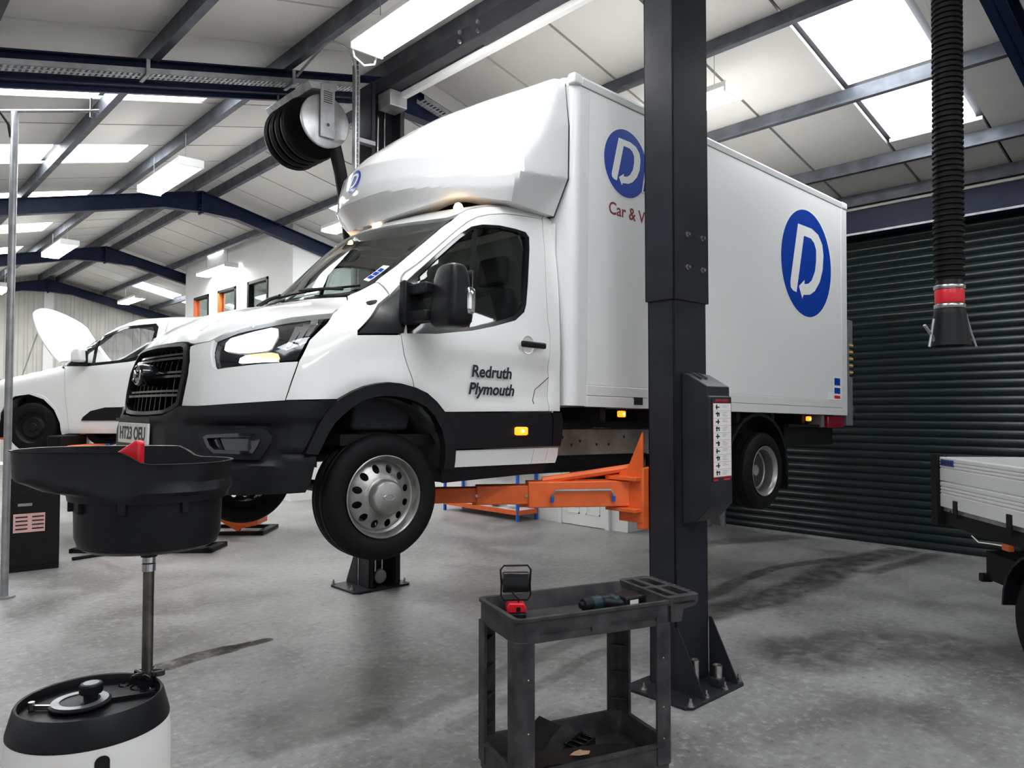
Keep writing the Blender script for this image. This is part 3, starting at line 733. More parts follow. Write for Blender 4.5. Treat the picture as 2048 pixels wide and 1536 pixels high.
# --- outer body panels
for s in (False, True):
    panel('front_wing', cab, 'S', FENDER, 'white_paint', truck, mirror=s, thick=.03, gap=.003)
    panel('front_fascia', cab, 'C', FASCIA, 'white_paint', truck, mirror=s, thick=.03, gap=.002, step=.045)
    panel('windscreen_pillar', cab, 'S', APILLAR, 'white_paint', truck, mirror=s, thick=.03, gap=.003)
    panel('cab_rear_corner', cab, 'S', CABREAR, 'white_paint', truck, mirror=s, thick=.05, gap=.003)
    d = panel('door', cab, 'S', DOOR, 'white_paint', truck, mirror=s, thick=.03, gap=.003, holes=[RUBBER])
    panel('window_seal', cab, 'S', RUBBER, 'plastic_gloss', d, mirror=s, off=-.004, thick=.03, gap=0, holes=[GLASS])
    panel('window_glass', cab, 'S', GLASS, 'glass', d, mirror=s, off=-.014, thick=0, gap=0)
    panel('window_bar', cab, 'S', DIVBAR, 'plastic', d, mirror=s, off=-.004, thick=.02, gap=0, step=.03)
    panel('door_cladding', cab, 'S', CLAD, 'plastic', d, mirror=s, off=.018, thick=.03, gap=.003)
    panel('corner_cladding', cab, 'S', CLADR, 'plastic', truck, mirror=s, off=.018, thick=.03, gap=.003)
    panel('mirror_base_cover', cab, 'S', TRIANGLE, 'plastic', truck, mirror=s, off=.004, thick=.02, gap=.003)
    sl = [(.437, .589), (1.085, .594), (1.06, .49), (.434, .488)]
    panel('sill', cab, 'S', sl, 'white_paint', truck, mirror=s, thick=.03, gap=.002)
    panel('sill', cab, 'S', [(1.085, .594), (1.21, .595), (1.185, .491), (1.06, .49)], 'white_paint', truck, mirror=s, thick=.03, gap=.002)
    panel('sill', cab, 'S', [(1.21, .595), (1.307, .595), (1.302, .536), (1.283, .491), (1.185, .491)], 'white_paint', truck, mirror=s, thick=.03, gap=.002)
    panel('step_bar', cab, 'S', [(.36, .485), (1.22, .485), (1.2, .43), (.38, .40)], 'plastic', truck, mirror=s, off=-.02, thick=.06, gap=0)
    arch = ARCHO + ARCHI[::-1]
    panel('wheel_arch_trim', cab, 'S', arch, 'plastic', truck, mirror=s, off=.022, thick=.05, gap=.001, step=.04)
    # headlight
    h = panel('headlight', cab, 'C', HEADL, 'plastic_gloss', truck, mirror=s, off=-.035, thick=.02, gap=.004)
    panel('headlight_lens', cab, 'C', HEADL, 'clear', h, mirror=s, off=-.001, thick=0, gap=.006)
    panel('main_lamp', cab, 'C', LAMPMAIN, 'lamp_lit', h, mirror=s, off=-.02, thick=.012, gap=0, step=.03)
    panel('running_lamp', cab, 'C', LAMPDRL[:3] + LAMPDRL[6:], 'lamp_lit', h, mirror=s, off=-.02, thick=.012, gap=.004, step=.03)
    panel('indicator_lamp', cab, 'C', LAMPDRL[2:7], 'lamp_warm', h, mirror=s, off=-.02, thick=.012, gap=.006, step=.03)
    for k in range(3):
        a0 = 1.19 + .05 * k
        panel('lamp_reflector', cab, 'C', [(a0, 1.12 + .03 * k), (a0 + .02, 1.12 + .03 * k), (a0 + .10, 1.235 + .022 * k), (a0 + .06, 1.235 + .022 * k)], 'chrome', h, mirror=s, off=-.024, thick=.008, gap=0, step=.03)
# lines pressed into the fuel flap of the near door
fl = Mb()
pts = [(1.217, 1.049), (1.095, .966), (1.073, .896), (1.078, .827)]
q = march(cab, *rays('S', np.array(resample(pts, .03)[:10])), off=.0005)
fl.tube([tuple(p) for p in q], .0025, 6).build('flap_line', 'dark_joint', truck)
# bonnet
BON = [(0, .487), (-.16, .490), (-.26, .496), (-.443, .531), (-.563, .562), (-.655, .592), (-.684, .572), (-.863, .352), (-.819, .26), (-.76, .126), (-.661, -.031), (-.60, -.125), (-.572, -.176), (-.545, -.196), (-.44, -.228), (-.395, -.232), (-.356, -.228), (-.157, -.238), (0, -.242)]
bon = panel('bonnet', cab, 'T', half_sym(BON, 0), 'white_paint', truck, thick=.03, gap=.002, step=.06)
for s in (-1, 1):
    st = [(-.50, .45), (-.46, .2), (-.40, -.02), (-.38, -.15)]
    q = march(cab, *rays('T', np.array([(p[0] * -s, p[1]) for p in st])), off=-.004)
    Mb().tube([tuple(p) for p in q], .012, 8).build('bonnet_crease', 'white_paint', bon)
# windscreen, cowl, header
WS = [(0, .515), (-.26, .525), (-.44, .56), (-.56, .59), (-.63, .625), (-.675, .69), (-.692, .775), (-.728, .93), (-.754, 1.111), (-.772, 1.30), (-.79, 1.405), (-.69, 1.385), (-.56, 1.345), (-.4, 1.315), (-.2, 1.297), (0, 1.29)]
ws = panel('windscreen', cab, 'T', half_sym(WS, 0), 'screen_glass', truck, off=-.006, thick=0, gap=.002, step=.08)
WI = [(x * .955, .55 + (z - .515) * .93) for x, z in WS]
panel('windscreen_border', cab, 'T', half_sym(WS, 0), 'plastic_gloss', ws, off=-.010, thick=0, gap=.003, step=.08, holes=[half_sym(WI, 0)])
panel('cowl', cab, 'T', [(-.70, .60), (-.66, .575), (-.563, .548), (-.443, .515), (-.26, .48), (0, .47), (.26, .48), (.443, .515), (.563, .548), (.66, .575), (.70, .60), (.66, .66), (.6, .64), (.4, .58), (0, .54), (-.4, .58), (-.6, .64), (-.66, .66)], 'plastic', truck, off=-.02, thick=0, gap=0, step=.06)
def onT(y, s_, off=0.): return tuple(march(cab, *rays('T', np.array([(y, s_)])), off=off)[0])
for pts, blade in (([(-.60, .62), (-.45, .60), (-.2, .575)], [(-.66, .70), (-.40, .615), (-.12, .565), (.05, .55)]), ([(.02, .55), (.2, .56), (.45, .585)], [(-.02, .565), (.2, .575), (.45, .61), (.6, .645)])):
    wp_ = Mb().tube([onT(y, s_, .025) for y, s_ in pts], .009, 8).build('wiper_arm', 'plastic', ws)
    Mb().tube([onT(y, s_, .010) for y, s_ in blade], .007, 6).build('wiper_blade', 'rubber', ws)
# screen sticker: blue print on a pale label
panel('screen_sticker', cab, 'T', [(-.600, .775), (-.655, .770), (-.690, .925), (-.637, .920)], 'paper', ws, off=-.004, thick=0, gap=0, step=.04)
for k in range(3):
    a = .795 + .035 * k
    panel('sticker_print', cab, 'T', [(-.612 - .011 * k, a), (-.652 - .009 * k, a - .003), (-.658 - .009 * k, a + .026), (-.619 - .011 * k, a + .028)], 'blue', ws, off=-.002, thick=0, gap=0, step=.03)
RF = [(.40, 0), (.41, -.2), (.445, -.4), (.50, -.58), (.56, -.75), (.61, -.795), (.674, -.79), (.79, -.812), (.963, -.83), (1.167, -.83), (1.335, -.835), (1.335, 0)]
panel('cab_roof', cab, 'Z', half_sym(RF, 1), 'white_paint', truck, thick=.02, gap=.001, step=.07)
bx(1.33, 1.345, -.93, .93, .6, 2.1).build('cab_rear_wall', 'white_paint', truck, smooth=0)
# bumper with its fog lamp recesses
def ss(v, a, b_):
    t = np.clip((v - a) / (b_ - a), 0, 1); return t * t * (3 - 2 * t)
def bumper_f(x, y, z):
    ph = np.arctan2(np.abs(y), -(x - XC))
    d = .004 + .012 * ss(z, .735, .765)
    d = d + .010 * (1 - ss(ph, .50, .60)) * ss(z, .46, .52) * (1 - ss(z, .735, .76))
    d = d - .030 * ss(ph, .60, .70) * (1 - ss(ph, 1.14, 1.22)) * ss(z, .53, .56) * (1 - ss(z, .715, .75))
    d = d - .015 * ss(z, .57, .585) * (1 - ss(z, .585, .60)) * ss(ph, 1.15, 1.2)
    return cab(x, y, z) - d
BC = [(0, .757), (.178, .757), (.414, .766), (.50, .786), (.535, .800), (.587, .815), (.72, .813), (.795, .816), (.984, .829), (1.186, .846), (1.438, .854)]
BR = [(1.379, .798), (1.339, .727), (1.308, .661), (1.272, .587), (1.345, .573), (1.319, .442), (1.295, .395), (1.082, .39), (.927, .385), (.5, .38), (0, .375)]
bump = panel('front_bumper', bumper_f, 'C', half_sym(BC + BR, 0), 'plastic', truck, thick=.03, gap=.001, step=.022)
for s in (False, True):
    fo = panel('fog_lamp_surround', cab, 'C', FOGO, 'plastic', bump, mirror=s, off=.004, thick=.04, gap=0, step=.04, holes=[FOGI])
    panel('fog_lamp_blank', cab, 'C', FOGI, 'plastic_gloss', bump, mirror=s, off=-.018, thick=.0, gap=0, step=.04)
    panel('fog_lamp_rim', cab, 'C', inset(FOGI, -.004), 'plastic_gloss', bump, mirror=s, off=.013, thick=.03, gap=0, step=.04, holes=[inset(FOGI, .013)])
    panel('fog_lamp_bar', cab, 'C', [(.86, .672), (.875, .672), (.92, .592), (.905, .592)], 'plastic', bump, mirror=s, off=-.010, thick=.02, gap=0, step=.03)
# number plate
pl = bx(-.012, 0, -.262, .262, -.056, .056).build('number_plate', 'plate_white', truck, bevel=.004, loc=(-.991, 0, .665))
text_mesh('plate_lettering', 'HT23 OEU', .098, 'ink', pl, frame_mtx((-.0135, 0, -.003), (0, -1, 0), (0, 0, 1)), ext=.0006, sx=1.0, off=.0022)
bx(-.016, -.012, -.30, .30, .062, .082).build('plate_shelf', 'plastic', pl)
# grille
GH = [(0, .765), (.176, .767), (.40, .775), (.50, .795), (.565, .822), (.582, .90), (.590, .981), (.582, 1.046), (.545, 1.122), (.52, 1.142), (.47, 1.152), (.238, 1.157), (0, 1.160)]
gr = panel('grille', cab, 'C', half_sym(GH, 0), 'plastic_gloss', truck, off=-.05, thick=0, gap=0, step=.06)
GI = [(x * .945, .962 + (z - .962) * .90) for x, z in GH]
panel('grille_surround', cab, 'C', half_sym(GH, 0), 'plastic', gr, off=.010, thick=.05, gap=0, step=.05, holes=[half_sym(GI, 0)])
for z0 in (.865, .965, 1.062):
    for dz, hh, of_ in ((0, .013, .008), (.024, .011, .0)):
        panel('grille_bar', cab, 'C', half_sym([(0, z0 + dz), (.565, z0 + dz), (.565, z0 + dz + hh), (0, z0 + dz + hh)], 0), 'plastic_gloss', gr, off=of_ - .006, thick=.03, gap=0, step=.06)
for k in range(-5, 6):
    a = k * .105
    panel('grille_slat', cab, 'C', [(a - .004, .79), (a + .004, .79), (a + .004, 1.135), (a - .004, 1.135)], 'plastic_gloss', gr, off=-.022, thick=.028, gap=0, step=.06)
em = Mb().lathe([(.0, -.045), (.058, -.045), (.064, -.036), (.064, .0), (.060, .05)], 32, (-.945, 0, .985), 'x', 1.2, .95).build('badge', 'plastic_gloss', gr)
Mb().lathe([(.050, -.050), (.056, -.047), (.056, -.044), (.050, -.044)], 32, (-.945, 0, .985), 'x', 1.2, .95).build('badge_ring', 'chrome', em)
Mb().tube([(-.994, .035, .972), (-.996, .015, 1.005), (-.996, .0, .975), (-.996, -.015, 1.0), (-.994, -.037, .985)], .006, 8).build('badge_mark', 'chrome', em)
# --- door furniture, both sides
for s in (-1, 1):
    yd = 1.022
    hd = Mb().box(.925, 1.14, -.045, -.020, -.02, .02).build('door_handle', 'plastic', truck, bevel=.012, seg=3, loc=(0, 0, 0))
    hd.location = (0, s * (yd) + (0 if s < 0 else .065), 1.245)
    cup = Mb().lathe([(.0, .004), (.045, .003), (.052, 0), (.055, -.004)], 32, (1.01, s * yd, 1.245), 'y', 1., 1.05).build('handle_cup', 'white_paint', truck)
    mk = Mb().box(.89, .998, -.012, .012, -.026, .026).build('side_marker_lamp', 'amber_lit', truck, bevel=.012, seg=3)
    mk.location = (0, s * (yd + .022), .70)
    Mb().sphere((.945, s * .014, 0), .009, 8).build('marker_bulb', 'amber_core', mk)
zx = frame_mtx((.712, -1.0235, 1.052), (1, 0, 0), (0, 0, 1))
text_mesh('door_lettering', 'Redruth', .10, 'ink', truck, zx, ext=.0008, shear=.12, off=.0024, sx=.98)
text_mesh('door_lettering', 'Plymouth', .098, 'ink', truck, frame_mtx((.712, -1.0235, .948), (1, 0, 0), (0, 0, 1)), ext=.0008, shear=.22, off=.0024, sx=.98)
# --- mirrors on two arms
for s in (-1, 1):
    mr = Mb()
    # housing: rounded shell
    hp = []
    def shell(f):
        v = []; fc = []; nu, nv = 24, 16
        for j in range(nv + 1):
            for i in range(nu):
                th = 2 * PI * i / nu; ph = -PI / 2 + PI * j / nv
                e = .42
                cx = math.copysign(abs(math.cos(th)) ** e, math.cos(th)); sx_ = math.copysign(abs(math.sin(th)) ** e, math.sin(th))
                cz = abs(math.cos(ph)) ** .38; sz = math.copysign(abs(math.sin(ph)) ** .55, math.sin(ph))
                v.append(f(cx * cz, sx_ * cz, sz))
        for j in range(nv):
            for i in range(nu): fc.append((j * nu + i, j * nu + (i + 1) % nu, (j + 1) * nu + (i + 1) % nu, (j + 1) * nu + i))
        return v, fc
    v, fc = shell(lambda a, b_, c: (.185 + a * (.075 - .02 * c), s * (1.285 + b_ * (.105 - .012 * c)), 1.425 + c * .172))
    m0 = mr.add(v, fc).build('door_mirror', 'plastic', truck)
    m0.data.set_sharp_from_angle(angle=R(70))
    bx(.255, .262, -.085, .085, -.14, .14).build('mirror_glass', 'chrome', m0, loc=(0, s * 1.285, 1.425))
    for z0, z1, nm in ((1.475, 1.47, 'upper'), (1.325, 1.33, 'lower')):
        Mb().prism([(.075, z0 - .035), (.075, z0 + .03), (.20, z1 + .025), (.20, z1 - .03)], s * 1.0, s * 1.20, 'y').build('mirror_arm', 'plastic', m0, bevel=.012)
    Mb().prism([(.05, 1.28), (.05, 1.53), (.16, 1.50), (.20, 1.40), (.16, 1.29)], s * .985, s * 1.045, 'y').build('mirror_foot', 'plastic', m0, bevel=.012)
    v, fc = shell(lambda a, b_, c: (.232 + a * .028, s * (1.375 + b_ * .030), 1.395 + c * .072))
    Mb().add(v, fc).build('mirror_indicator', 'chrome', m0)
# --- cab interior
ci = bx(-.25, 1.3, -.92, .92, .62, .68).build('cab_floor', 'chassis', truck)
Mb().prism([(-.15, .7), (-.05, 1.42), (.08, 1.45), (.30, 1.38), (.34, 1.2), (.22, .7)], -.86, .86, 'y').build('dashboard', 'seat', ci, bevel=.02)
bx(1.24, 1.26, -.86, .86, .7, 2.05).build('bulkhead', mat('bulkhead_grey', (.22, .26, .25), .7), ci)
for yc in (-.52, -.12, .52):
    se = Mb().prism([(.62, .95), (.62, 1.08), (1.08, 1.02), (1.10, .92)], yc - .22, yc + .22, 'y').build('seat', 'seat', ci, bevel=.04, seg=3)
    Mb().prism([(1.0, 1.02), (1.10, 1.68), (1.20, 1.66), (1.14, 1.0)], yc - .21, yc + .21, 'y').build('seat_back', 'seat', se, bevel=.05, seg=3)
    Mb().prism([(1.09, 1.70), (1.12, 1.90), (1.19, 1.90), (1.19, 1.70)], yc - .13, yc + .13, 'y').build('headrest', 'seat', se, bevel=.03, seg=3)
Mb().lathe([(.18 + .014 * math.cos(t), .014 * math.sin(t)) for t in np.linspace(0, 2 * PI, 9)], 32, (0, 0, 0)).build('steering_wheel', 'seat', ci, loc=(.42, .50, 1.36)).rotation_euler = (0, R(-62), 0)
mi = Mb().sphere((0, 0, 0), .1, 12).build('rear_view_mirror', 'seat', ci, loc=(.33, 0, 1.86)); mi.scale = (.25, 1.05, .42)
# --- roof fairing over the cab
nu, nv = 120, 64
zbot = lambda ph: 2.155 + .055 * math.exp(-((abs(ph) - 48) / 13) ** 2) - .045 * math.exp(-(ph / 26) ** 2)
O_, D_ = [], []
for j in range(nv + 1):
    for i in range(nu + 1):
        ph = -90 + 180 * i / nu; zb = zbot(ph); t = j / nv
        z = zb + (3.098 - zb) * (1 - (1 - t) ** 1.25)
        d = np.array((-math.cos(R(ph)), math.sin(R(ph)), 0.)); O_.append(np.array((1.34, 0, z)) + d * 1.7); D_.append(-d)
pts = march(fairing, np.array(O_), np.array(D_), n=120)
pts[:, 0] = np.minimum(pts[:, 0], 1.335)
fc = [(j * (nu + 1) + i, j * (nu + 1) + i + 1, (j + 1) * (nu + 1) + i + 1, (j + 1) * (nu + 1) + i) for j in range(nv) for i in range(nu)]
top0 = nv * (nu + 1)
verts = pts.tolist() + [(1.335, 0, 3.10)]
fc += [(top0 + i, top0 + i + 1, len(verts) - 1) for i in range(nu)]
# returned lower lip
n0 = len(verts)
for i in range(nu + 1):
    p = pts[i]; q_ = np.array((1.34, 0, p[2] + .015)); verts.append(tuple(p + (q_ - p) * np.array((.22, .22, 1.))))
fc += [(i + 1, i, n0 + i, n0 + i + 1) for i in range(nu)]
me = bpy.data.meshes.new('roof_fairing'); me.from_pydata([tuple(p) for p in verts], [], fc)
bm = bmesh.new(); bm.from_mesh(me); bmesh.ops.remove_doubles(bm, verts=bm.verts, dist=1e-4); bmesh.ops.recalc_face_normals(bm, faces=bm.faces); bm.to_mesh(me); bm.free()
me.polygons.foreach_set('use_smooth', [True] * len(me.polygons)); me.set_sharp_from_angle(angle=R(22))
fair_o = link('roof_fairing', me, 'fairing_white', truck)
# dark seal between fairing and box
ring = [pts[j * (nu + 1)] for j in range(nv + 1)]
ring = [(p[1] + .012, p[2] - (.01 if p[2] > 3 else 0)) for p in ring]
ring = ring + [(-y_, z_) for y_, z_ in reversed(ring)]
Mb().prism(ring, 1.332, 1.362, 'x').build('fairing_seal', 'dark_joint', fair_o, smooth=0)
for yl in (-.68, 0., .68):
    xl = .70 if yl else .52
    zl = march(cab, *rays('Z', np.array([(xl, yl)])))[0][2]
    Mb().lathe([(.032, -.006), (.030, .012), (.022, .028), (.010, .036), (0, .037)], 20, (xl, yl, zl)).build('roof_marker_lamp', 'roof_lamp', truck)
# --- cargo box
bw = 1.07
box = Mb().box(1.50, 5.49, -bw, bw, .90, 3.06).build('cargo_box', 'box_white', truck, smooth=0)
def corner(xa, xb, r, s):
    p = [(xb, s * (bw + .006)), (xa + r, s * (bw + .006))]
    for k in range(7):
        t = PI / 2 * k / 6; p.append((xa + r - r * math.sin(t), s * (bw + .006 - r + r * math.cos(t))))
    p += [(xa, s * (bw - .16)), (xb, s * (bw - .16))]
    return p
for s in (-1, 1):
    Mb().prism(corner(1.355, 1.51, .07, s), .87, 3.035, 'z').build('corner_pillar', 'alu_white', box, smooth=30)
    bx(1.512, 5.483, s * bw - .006, s * bw + .006, 1.015, 3.035).build('side_panel', 'box_white', box, smooth=0)
    bx(1.512, 5.483, s * bw - .012, s * bw + .012, .942, 1.010).build('side_rail', 'alu_white', box, bevel=.003)
    bx(1.512, 5.60, s * bw - .012, s * bw + .014, .865, .938).build('side_rail', 'alu_white', box, bevel=.003)
    bx(5.487, 5.62, s * bw - .03 if s > 0 else s * bw - .010, s * bw + .010 if s > 0 else s * bw + .03, .865, 3.035).build('rear_pillar', 'alu_white', box, bevel=.006)
    Mb().prism([(s * (bw + .012), 3.04), (s * (bw + .018), 3.085), (s * (bw + .004), 3.108), (s * (bw - .05), 3.115), (s * (bw - .05), 3.04)], 1.43, 5.50, 'x').build('roof_rail', 'alu_white', box, smooth=0, bevel=.004)
    for xa, xb in ((1.345, 1.43), (5.505, 5.63)):
        Mb().box(xa, xb, s * bw - (.018 if s < 0 else .05), s * bw + (.018 if s > 0 else .05), 3.035, 3.112).build('corner_cap', 'alu_white', box, bevel=.016, seg=3)
bx(1.36, 1.50, -.93, .93, .87, 3.05).build('front_wall', 'box_white', box, smooth=0)
bx(1.38, 5.60, -1.03, 1.03, 3.05, 3.11).build('box_roof', 'box_white', box, smooth=0)
bx(1.36, 1.45, -.98, .98, 3.04, 3.118).build('front_roof_rail', 'alu_white', box, bevel=.02)
for s in (-1, 1): bx(5.50, 5.60, min(s * .01, s * 1.03), max(s * .01, s * 1.03), .90, 3.04).build('rear_door', 'box_white', box, bevel=.005)
tl = Mb().box(5.64, 5.79, -1.065, 1.065, .76, 1.88).build('tail_lift', 'galv', truck, bevel=.006)
for k in range(10): bx(5.70, 5.785, -1.072, -1.064, 1.28 + k * .036, 1.298 + k * .036).build('tail_lift_stripe', 'yellow' if k % 2 else 'chassis', tl)
Mb().cyl((5.82, -1.06, .94), (5.82, -.90, .94), .035, 12).build('tail_lift_hinge', 'bolt', truck)
# logo: white D with an arrow tail in a blue roundel
DD = [(4.532, 2.691), (4.679, 2.691), (4.817, 2.693), (4.958, 2.657), (5.047, 2.574), (5.073, 2.471), (5.054, 2.319), (4.989, 2.187), (4.882, 2.083), (4.777, 2.033), (4.641, 2.014), (4.616, 1.974), (4.547, 2.087), (4.662, 2.162), (4.662, 2.122), (4.744, 2.137), (4.813, 2.179), (4.884, 2.278), (4.911, 2.388), (4.912, 2.494), (4.868, 2.56), (4.799, 2.592), (4.653, 2.593), (4.576, 2.304), (4.499, 2.022), (4.427, 2.031), (4.383, 2.057), (4.377, 2.11), (4.454, 2.402)]
DD = [((a - 4.722) / .522, (b_ - 2.332) / .522) for a, b_ in DD]
def logo(parent, mtx, r, name='roundel_logo'):
    circ = [(math.cos(2 * PI * k / 64), math.sin(2 * PI * k / 64)) for k in range(64)]
    def disc(poly, h, nm, m, par):
        n = len(poly); mb = Mb()
        gi = np.array([(a * .11, b_ * .11) for a in range(-10, 11) for b_ in range(-10, 11)])
        gi = gi[in_poly(poly, gi[:, 0], gi[:, 1]) & (edge_dist(poly, gi) > .03)]
        tri, _, tf, *_ = delaunay_2d_cdt([Vector(p) for p in poly] + [Vector(p) for p in gi], [(i, (i + 1) % n) for i in range(n)], [], 1, 1e-6)
        mb.add([tuple(mtx @ Vector((p[0] * r, p[1] * r, h))) for p in tri], [tuple(f) for f in tf])
        me = bpy.data.meshes.new(nm); me.from_pydata(mb.v, [], mb.f)
        return link(nm, me, m, par)
    o = disc([(p[0] * 1.035, p[1] * 1.035) for p in circ], .0012, name, 'logo_white', parent)
    disc(circ, .0020, 'roundel', 'blue', o); disc(DD, .0030, 'roundel_letter', 'logo_white', o)
    return o
sm_ = lambda x, z: frame_mtx((x, -bw - .006, z), (1, 0, 0), (0, 0, 1))
logo(truck, sm_(4.722, 2.332), .522)
l1 = logo(truck, sm_(1.915, 2.622), .245)
Mb().prism([(2.148, 2.70), (2.27, 2.70), (2.22, 2.455), (2.098, 2.455)], -bw - .0100, -bw - .0085, 'y').build('roundel_edge', 'logo_white', l1, smooth=0)
Mb().prism([(2.160, 2.69), (2.26, 2.69), (2.213, 2.465), (2.113, 2.465)], -bw - .0110, -bw - .0100, 'y').build('blue_letter', 'blue', l1, smooth=0)
text_mesh('box_lettering', 'Car & Van', .125, 'maroon', truck, sm_(1.725, 2.265), ext=.001, off=.0015, align='LEFT')
q = march(fairing, np.array([(-1.2, .045, 2.385)]), np.array([(1., 0., 0.)]))[0]
e1 = np.array((0, -1, 0.)); nn = grad(fairing, q[None])[0]; e2 = np.cross(nn, e1); 
lf = logo(truck, frame_mtx((0, 0, 0), (1, 0, 0), (0, 1, 0)), .085, 'fairing_roundel')
for ob in [lf] + list(lf.children):
    c = np.array([tuple(v_.co) for v_ in ob.data.vertices])
    hit = march(fairing, q + c[:, :1] * e1 + c[:, 1:2] * e2 + nn * .3, np.tile(-nn, (len(c), 1)), off=c[:, 2] * 1.6 + .001)
    for v_, h_ in zip(ob.data.vertices, hit): v_.co = h_
# stickers by the rear corner
bx(5.30, 5.455, -bw - .0085, -bw - .006, 1.02, 1.26).build('safety_sticker', 'paper', truck, smooth=0)
for za, zb, m_ in ((1.17, 1.245, 'blue'), (1.085, 1.145, 'blue'), (1.035, 1.065, 'red')):
    bx(5.31, 5.445, -bw - .0095, -bw - .0085, za, zb).build('sticker_print', m_, truck, smooth=0)
bx(5.18, 5.28, -bw - .0085, -bw - .006, 1.02, 1.10).build('small_sticker', 'paper', truck, smooth=0)
# --- chassis under the box
for s in (-1, 1):
    Mb().box(1.2, 5.5, s * .42 - .03, s * .42 + .03, .50, .70).build('chassis_rail', 'dirty_steel', truck, smooth=0)
    Mb().box(1.3, 5.5, s * .46 - .03, s * .46 + .03, .715, .865).build('sub_frame', 'chassis', truck, smooth=0)
    for x in (1.55, 1.68, 1.95, 2.05, 2.15, 2.35, 2.5, 2.7):
        Mb().cyl((x, s * .452, .64 - .03 * (int(x * 20) % 3)), (x, s * .45, .64 - .03 * (int(x * 20) % 3)), .012, 8).build('rail_hole', 'dark_joint', truck)
    for x in (1.945, 4.84):
        mk = bx(x - .035, x + .035, s * 1.03 - .015, s * 1.03 + .015, .80, .845).build('side_marker_lamp', 'amber_lit', truck, bevel=.008)
        Mb().sphere((x + .008, s * 1.042, .822), .010, 8).build('marker_bulb', 'amber_core', mk)
for x in np.arange(1.75, 5.4, .6):
    bx(x - .03, x + .03, -1.02, 1.02, .77, .865).build('cross_member', 'chassis', truck, smooth=0)
bx(1.25, 2.9, -.40, .40, .36, .56).build('fuel_tank', 'chassis', truck, bevel=.04)
bx(1.45, 1.62, .5, .8, .34, .55).build('battery_tray', 'red', truck, bevel=.01)
Mb().cyl((.3, -.25, .42), (3.9, -.25, .40), .045, 12).build('exhaust_pipe', 'steel', truck)
Mb().cyl((.4, 0, .45), (3.8, 0, .38), .05, 12).build('propeller_shaft', 'chassis', truck)
bx(-.55, .6, -.36, .36, .50, .68).build('engine_undertray', 'chassis', truck, bevel=.05)
Mb().cyl((3.954, -.75, .345), (3.954, .75, .345), .06, 14).sphere((3.954, 0, .345), .16, 12).build('rear_axle', 'chassis', truck)
Mb().cyl((0, -.8, .345), (0, .8, .345), .035, 12).build('front_axle', 'chassis', truck)
for s in (-1, 1):
    Mb().box(-.05, .07, s * .70 - .05, s * .70 + .05, .3, .75).cyl((.0, s * .66, .45), (.02, s * .62, .95), .055, 14).build('suspension_strut', 'chassis', truck, bevel=.01)
    Mb().lathe([(.11, 0), (.10, .02), (.06, .03)], 20, (-.02, s * .62, .80)).build('strut_seat', 'chassis', truck)
    # arch liner
    li = Mb()
    n = 24; v = []; fc = []
    for yy in (.985, .56):
        for i in range(n + 1):
            t = R(-4) + R(186) * i / n; v.append((-.03 + .445 * math.cos(t), s * yy, .43 + .45 * math.sin(t)))
    fc = [(i, i + 1, n + 2 + i, n + 1 + i) for i in range(n)]
    li.add(v, fc); li.build('arch_liner', 'liner', truck)
    bx(-.44, .42, s * .56 - .01, s * .56 + .01, .60, 1.0).build('inner_arch', 'liner', truck)
    # rear mudguards
    mg = Mb(); v = []
    for k_, rr in enumerate((.475, .445)):
        for yy in (1.045, .58):
            for i in range(15):
                t = R(-12) + R(204) * i / 14
                v.append((3.86 + rr * 1.12 * math.cos(t), s * yy, .39 + rr * math.sin(t)))
    fc = []
    for i in range(14):
        fc += [(i, i + 1, 16 + i, 15 + i), (30 + i, 45 + i, 46 + i, 31 + i), (i, 30 + i, 31 + i, i + 1), (15 + i, 16 + i, 46 + i, 45 + i)]
    fc += [(0, 15, 45, 30), (14, 44, 59, 29)]
    mg.add(v, fc).build('rear_mudguard', 'plastic', truck)
    bx(4.37, 4.385, s * .85 - .2, s * .85 + .2, .17, .40).build('mud_flap', 'rubber', truck)
    # rear lamp
    rl = bx(5.22, 5.60, min(s * .70, s * 1.055), max(s * .70, s * 1.055), .735, .855).build('tail_lamp', 'red_lens', truck, bevel=.01)
bx(4.5, 5.55, -.95, .95, .56, .76).build('rear_underrun', 'chassis', truck, smooth=0)
bx(4.45, 5.12, -1.02, -.98, .74, .765).build('side_guard', 'chassis', truck, smooth=0)
bx(5.10, 5.16, -1.04, -.9, .74, .86).build('lamp_bracket', 'galv', truck, smooth=0)
bx(2.02, 2.12, -1.085, -1.05, .89, .945).build('box_latch', 'plastic', truck)
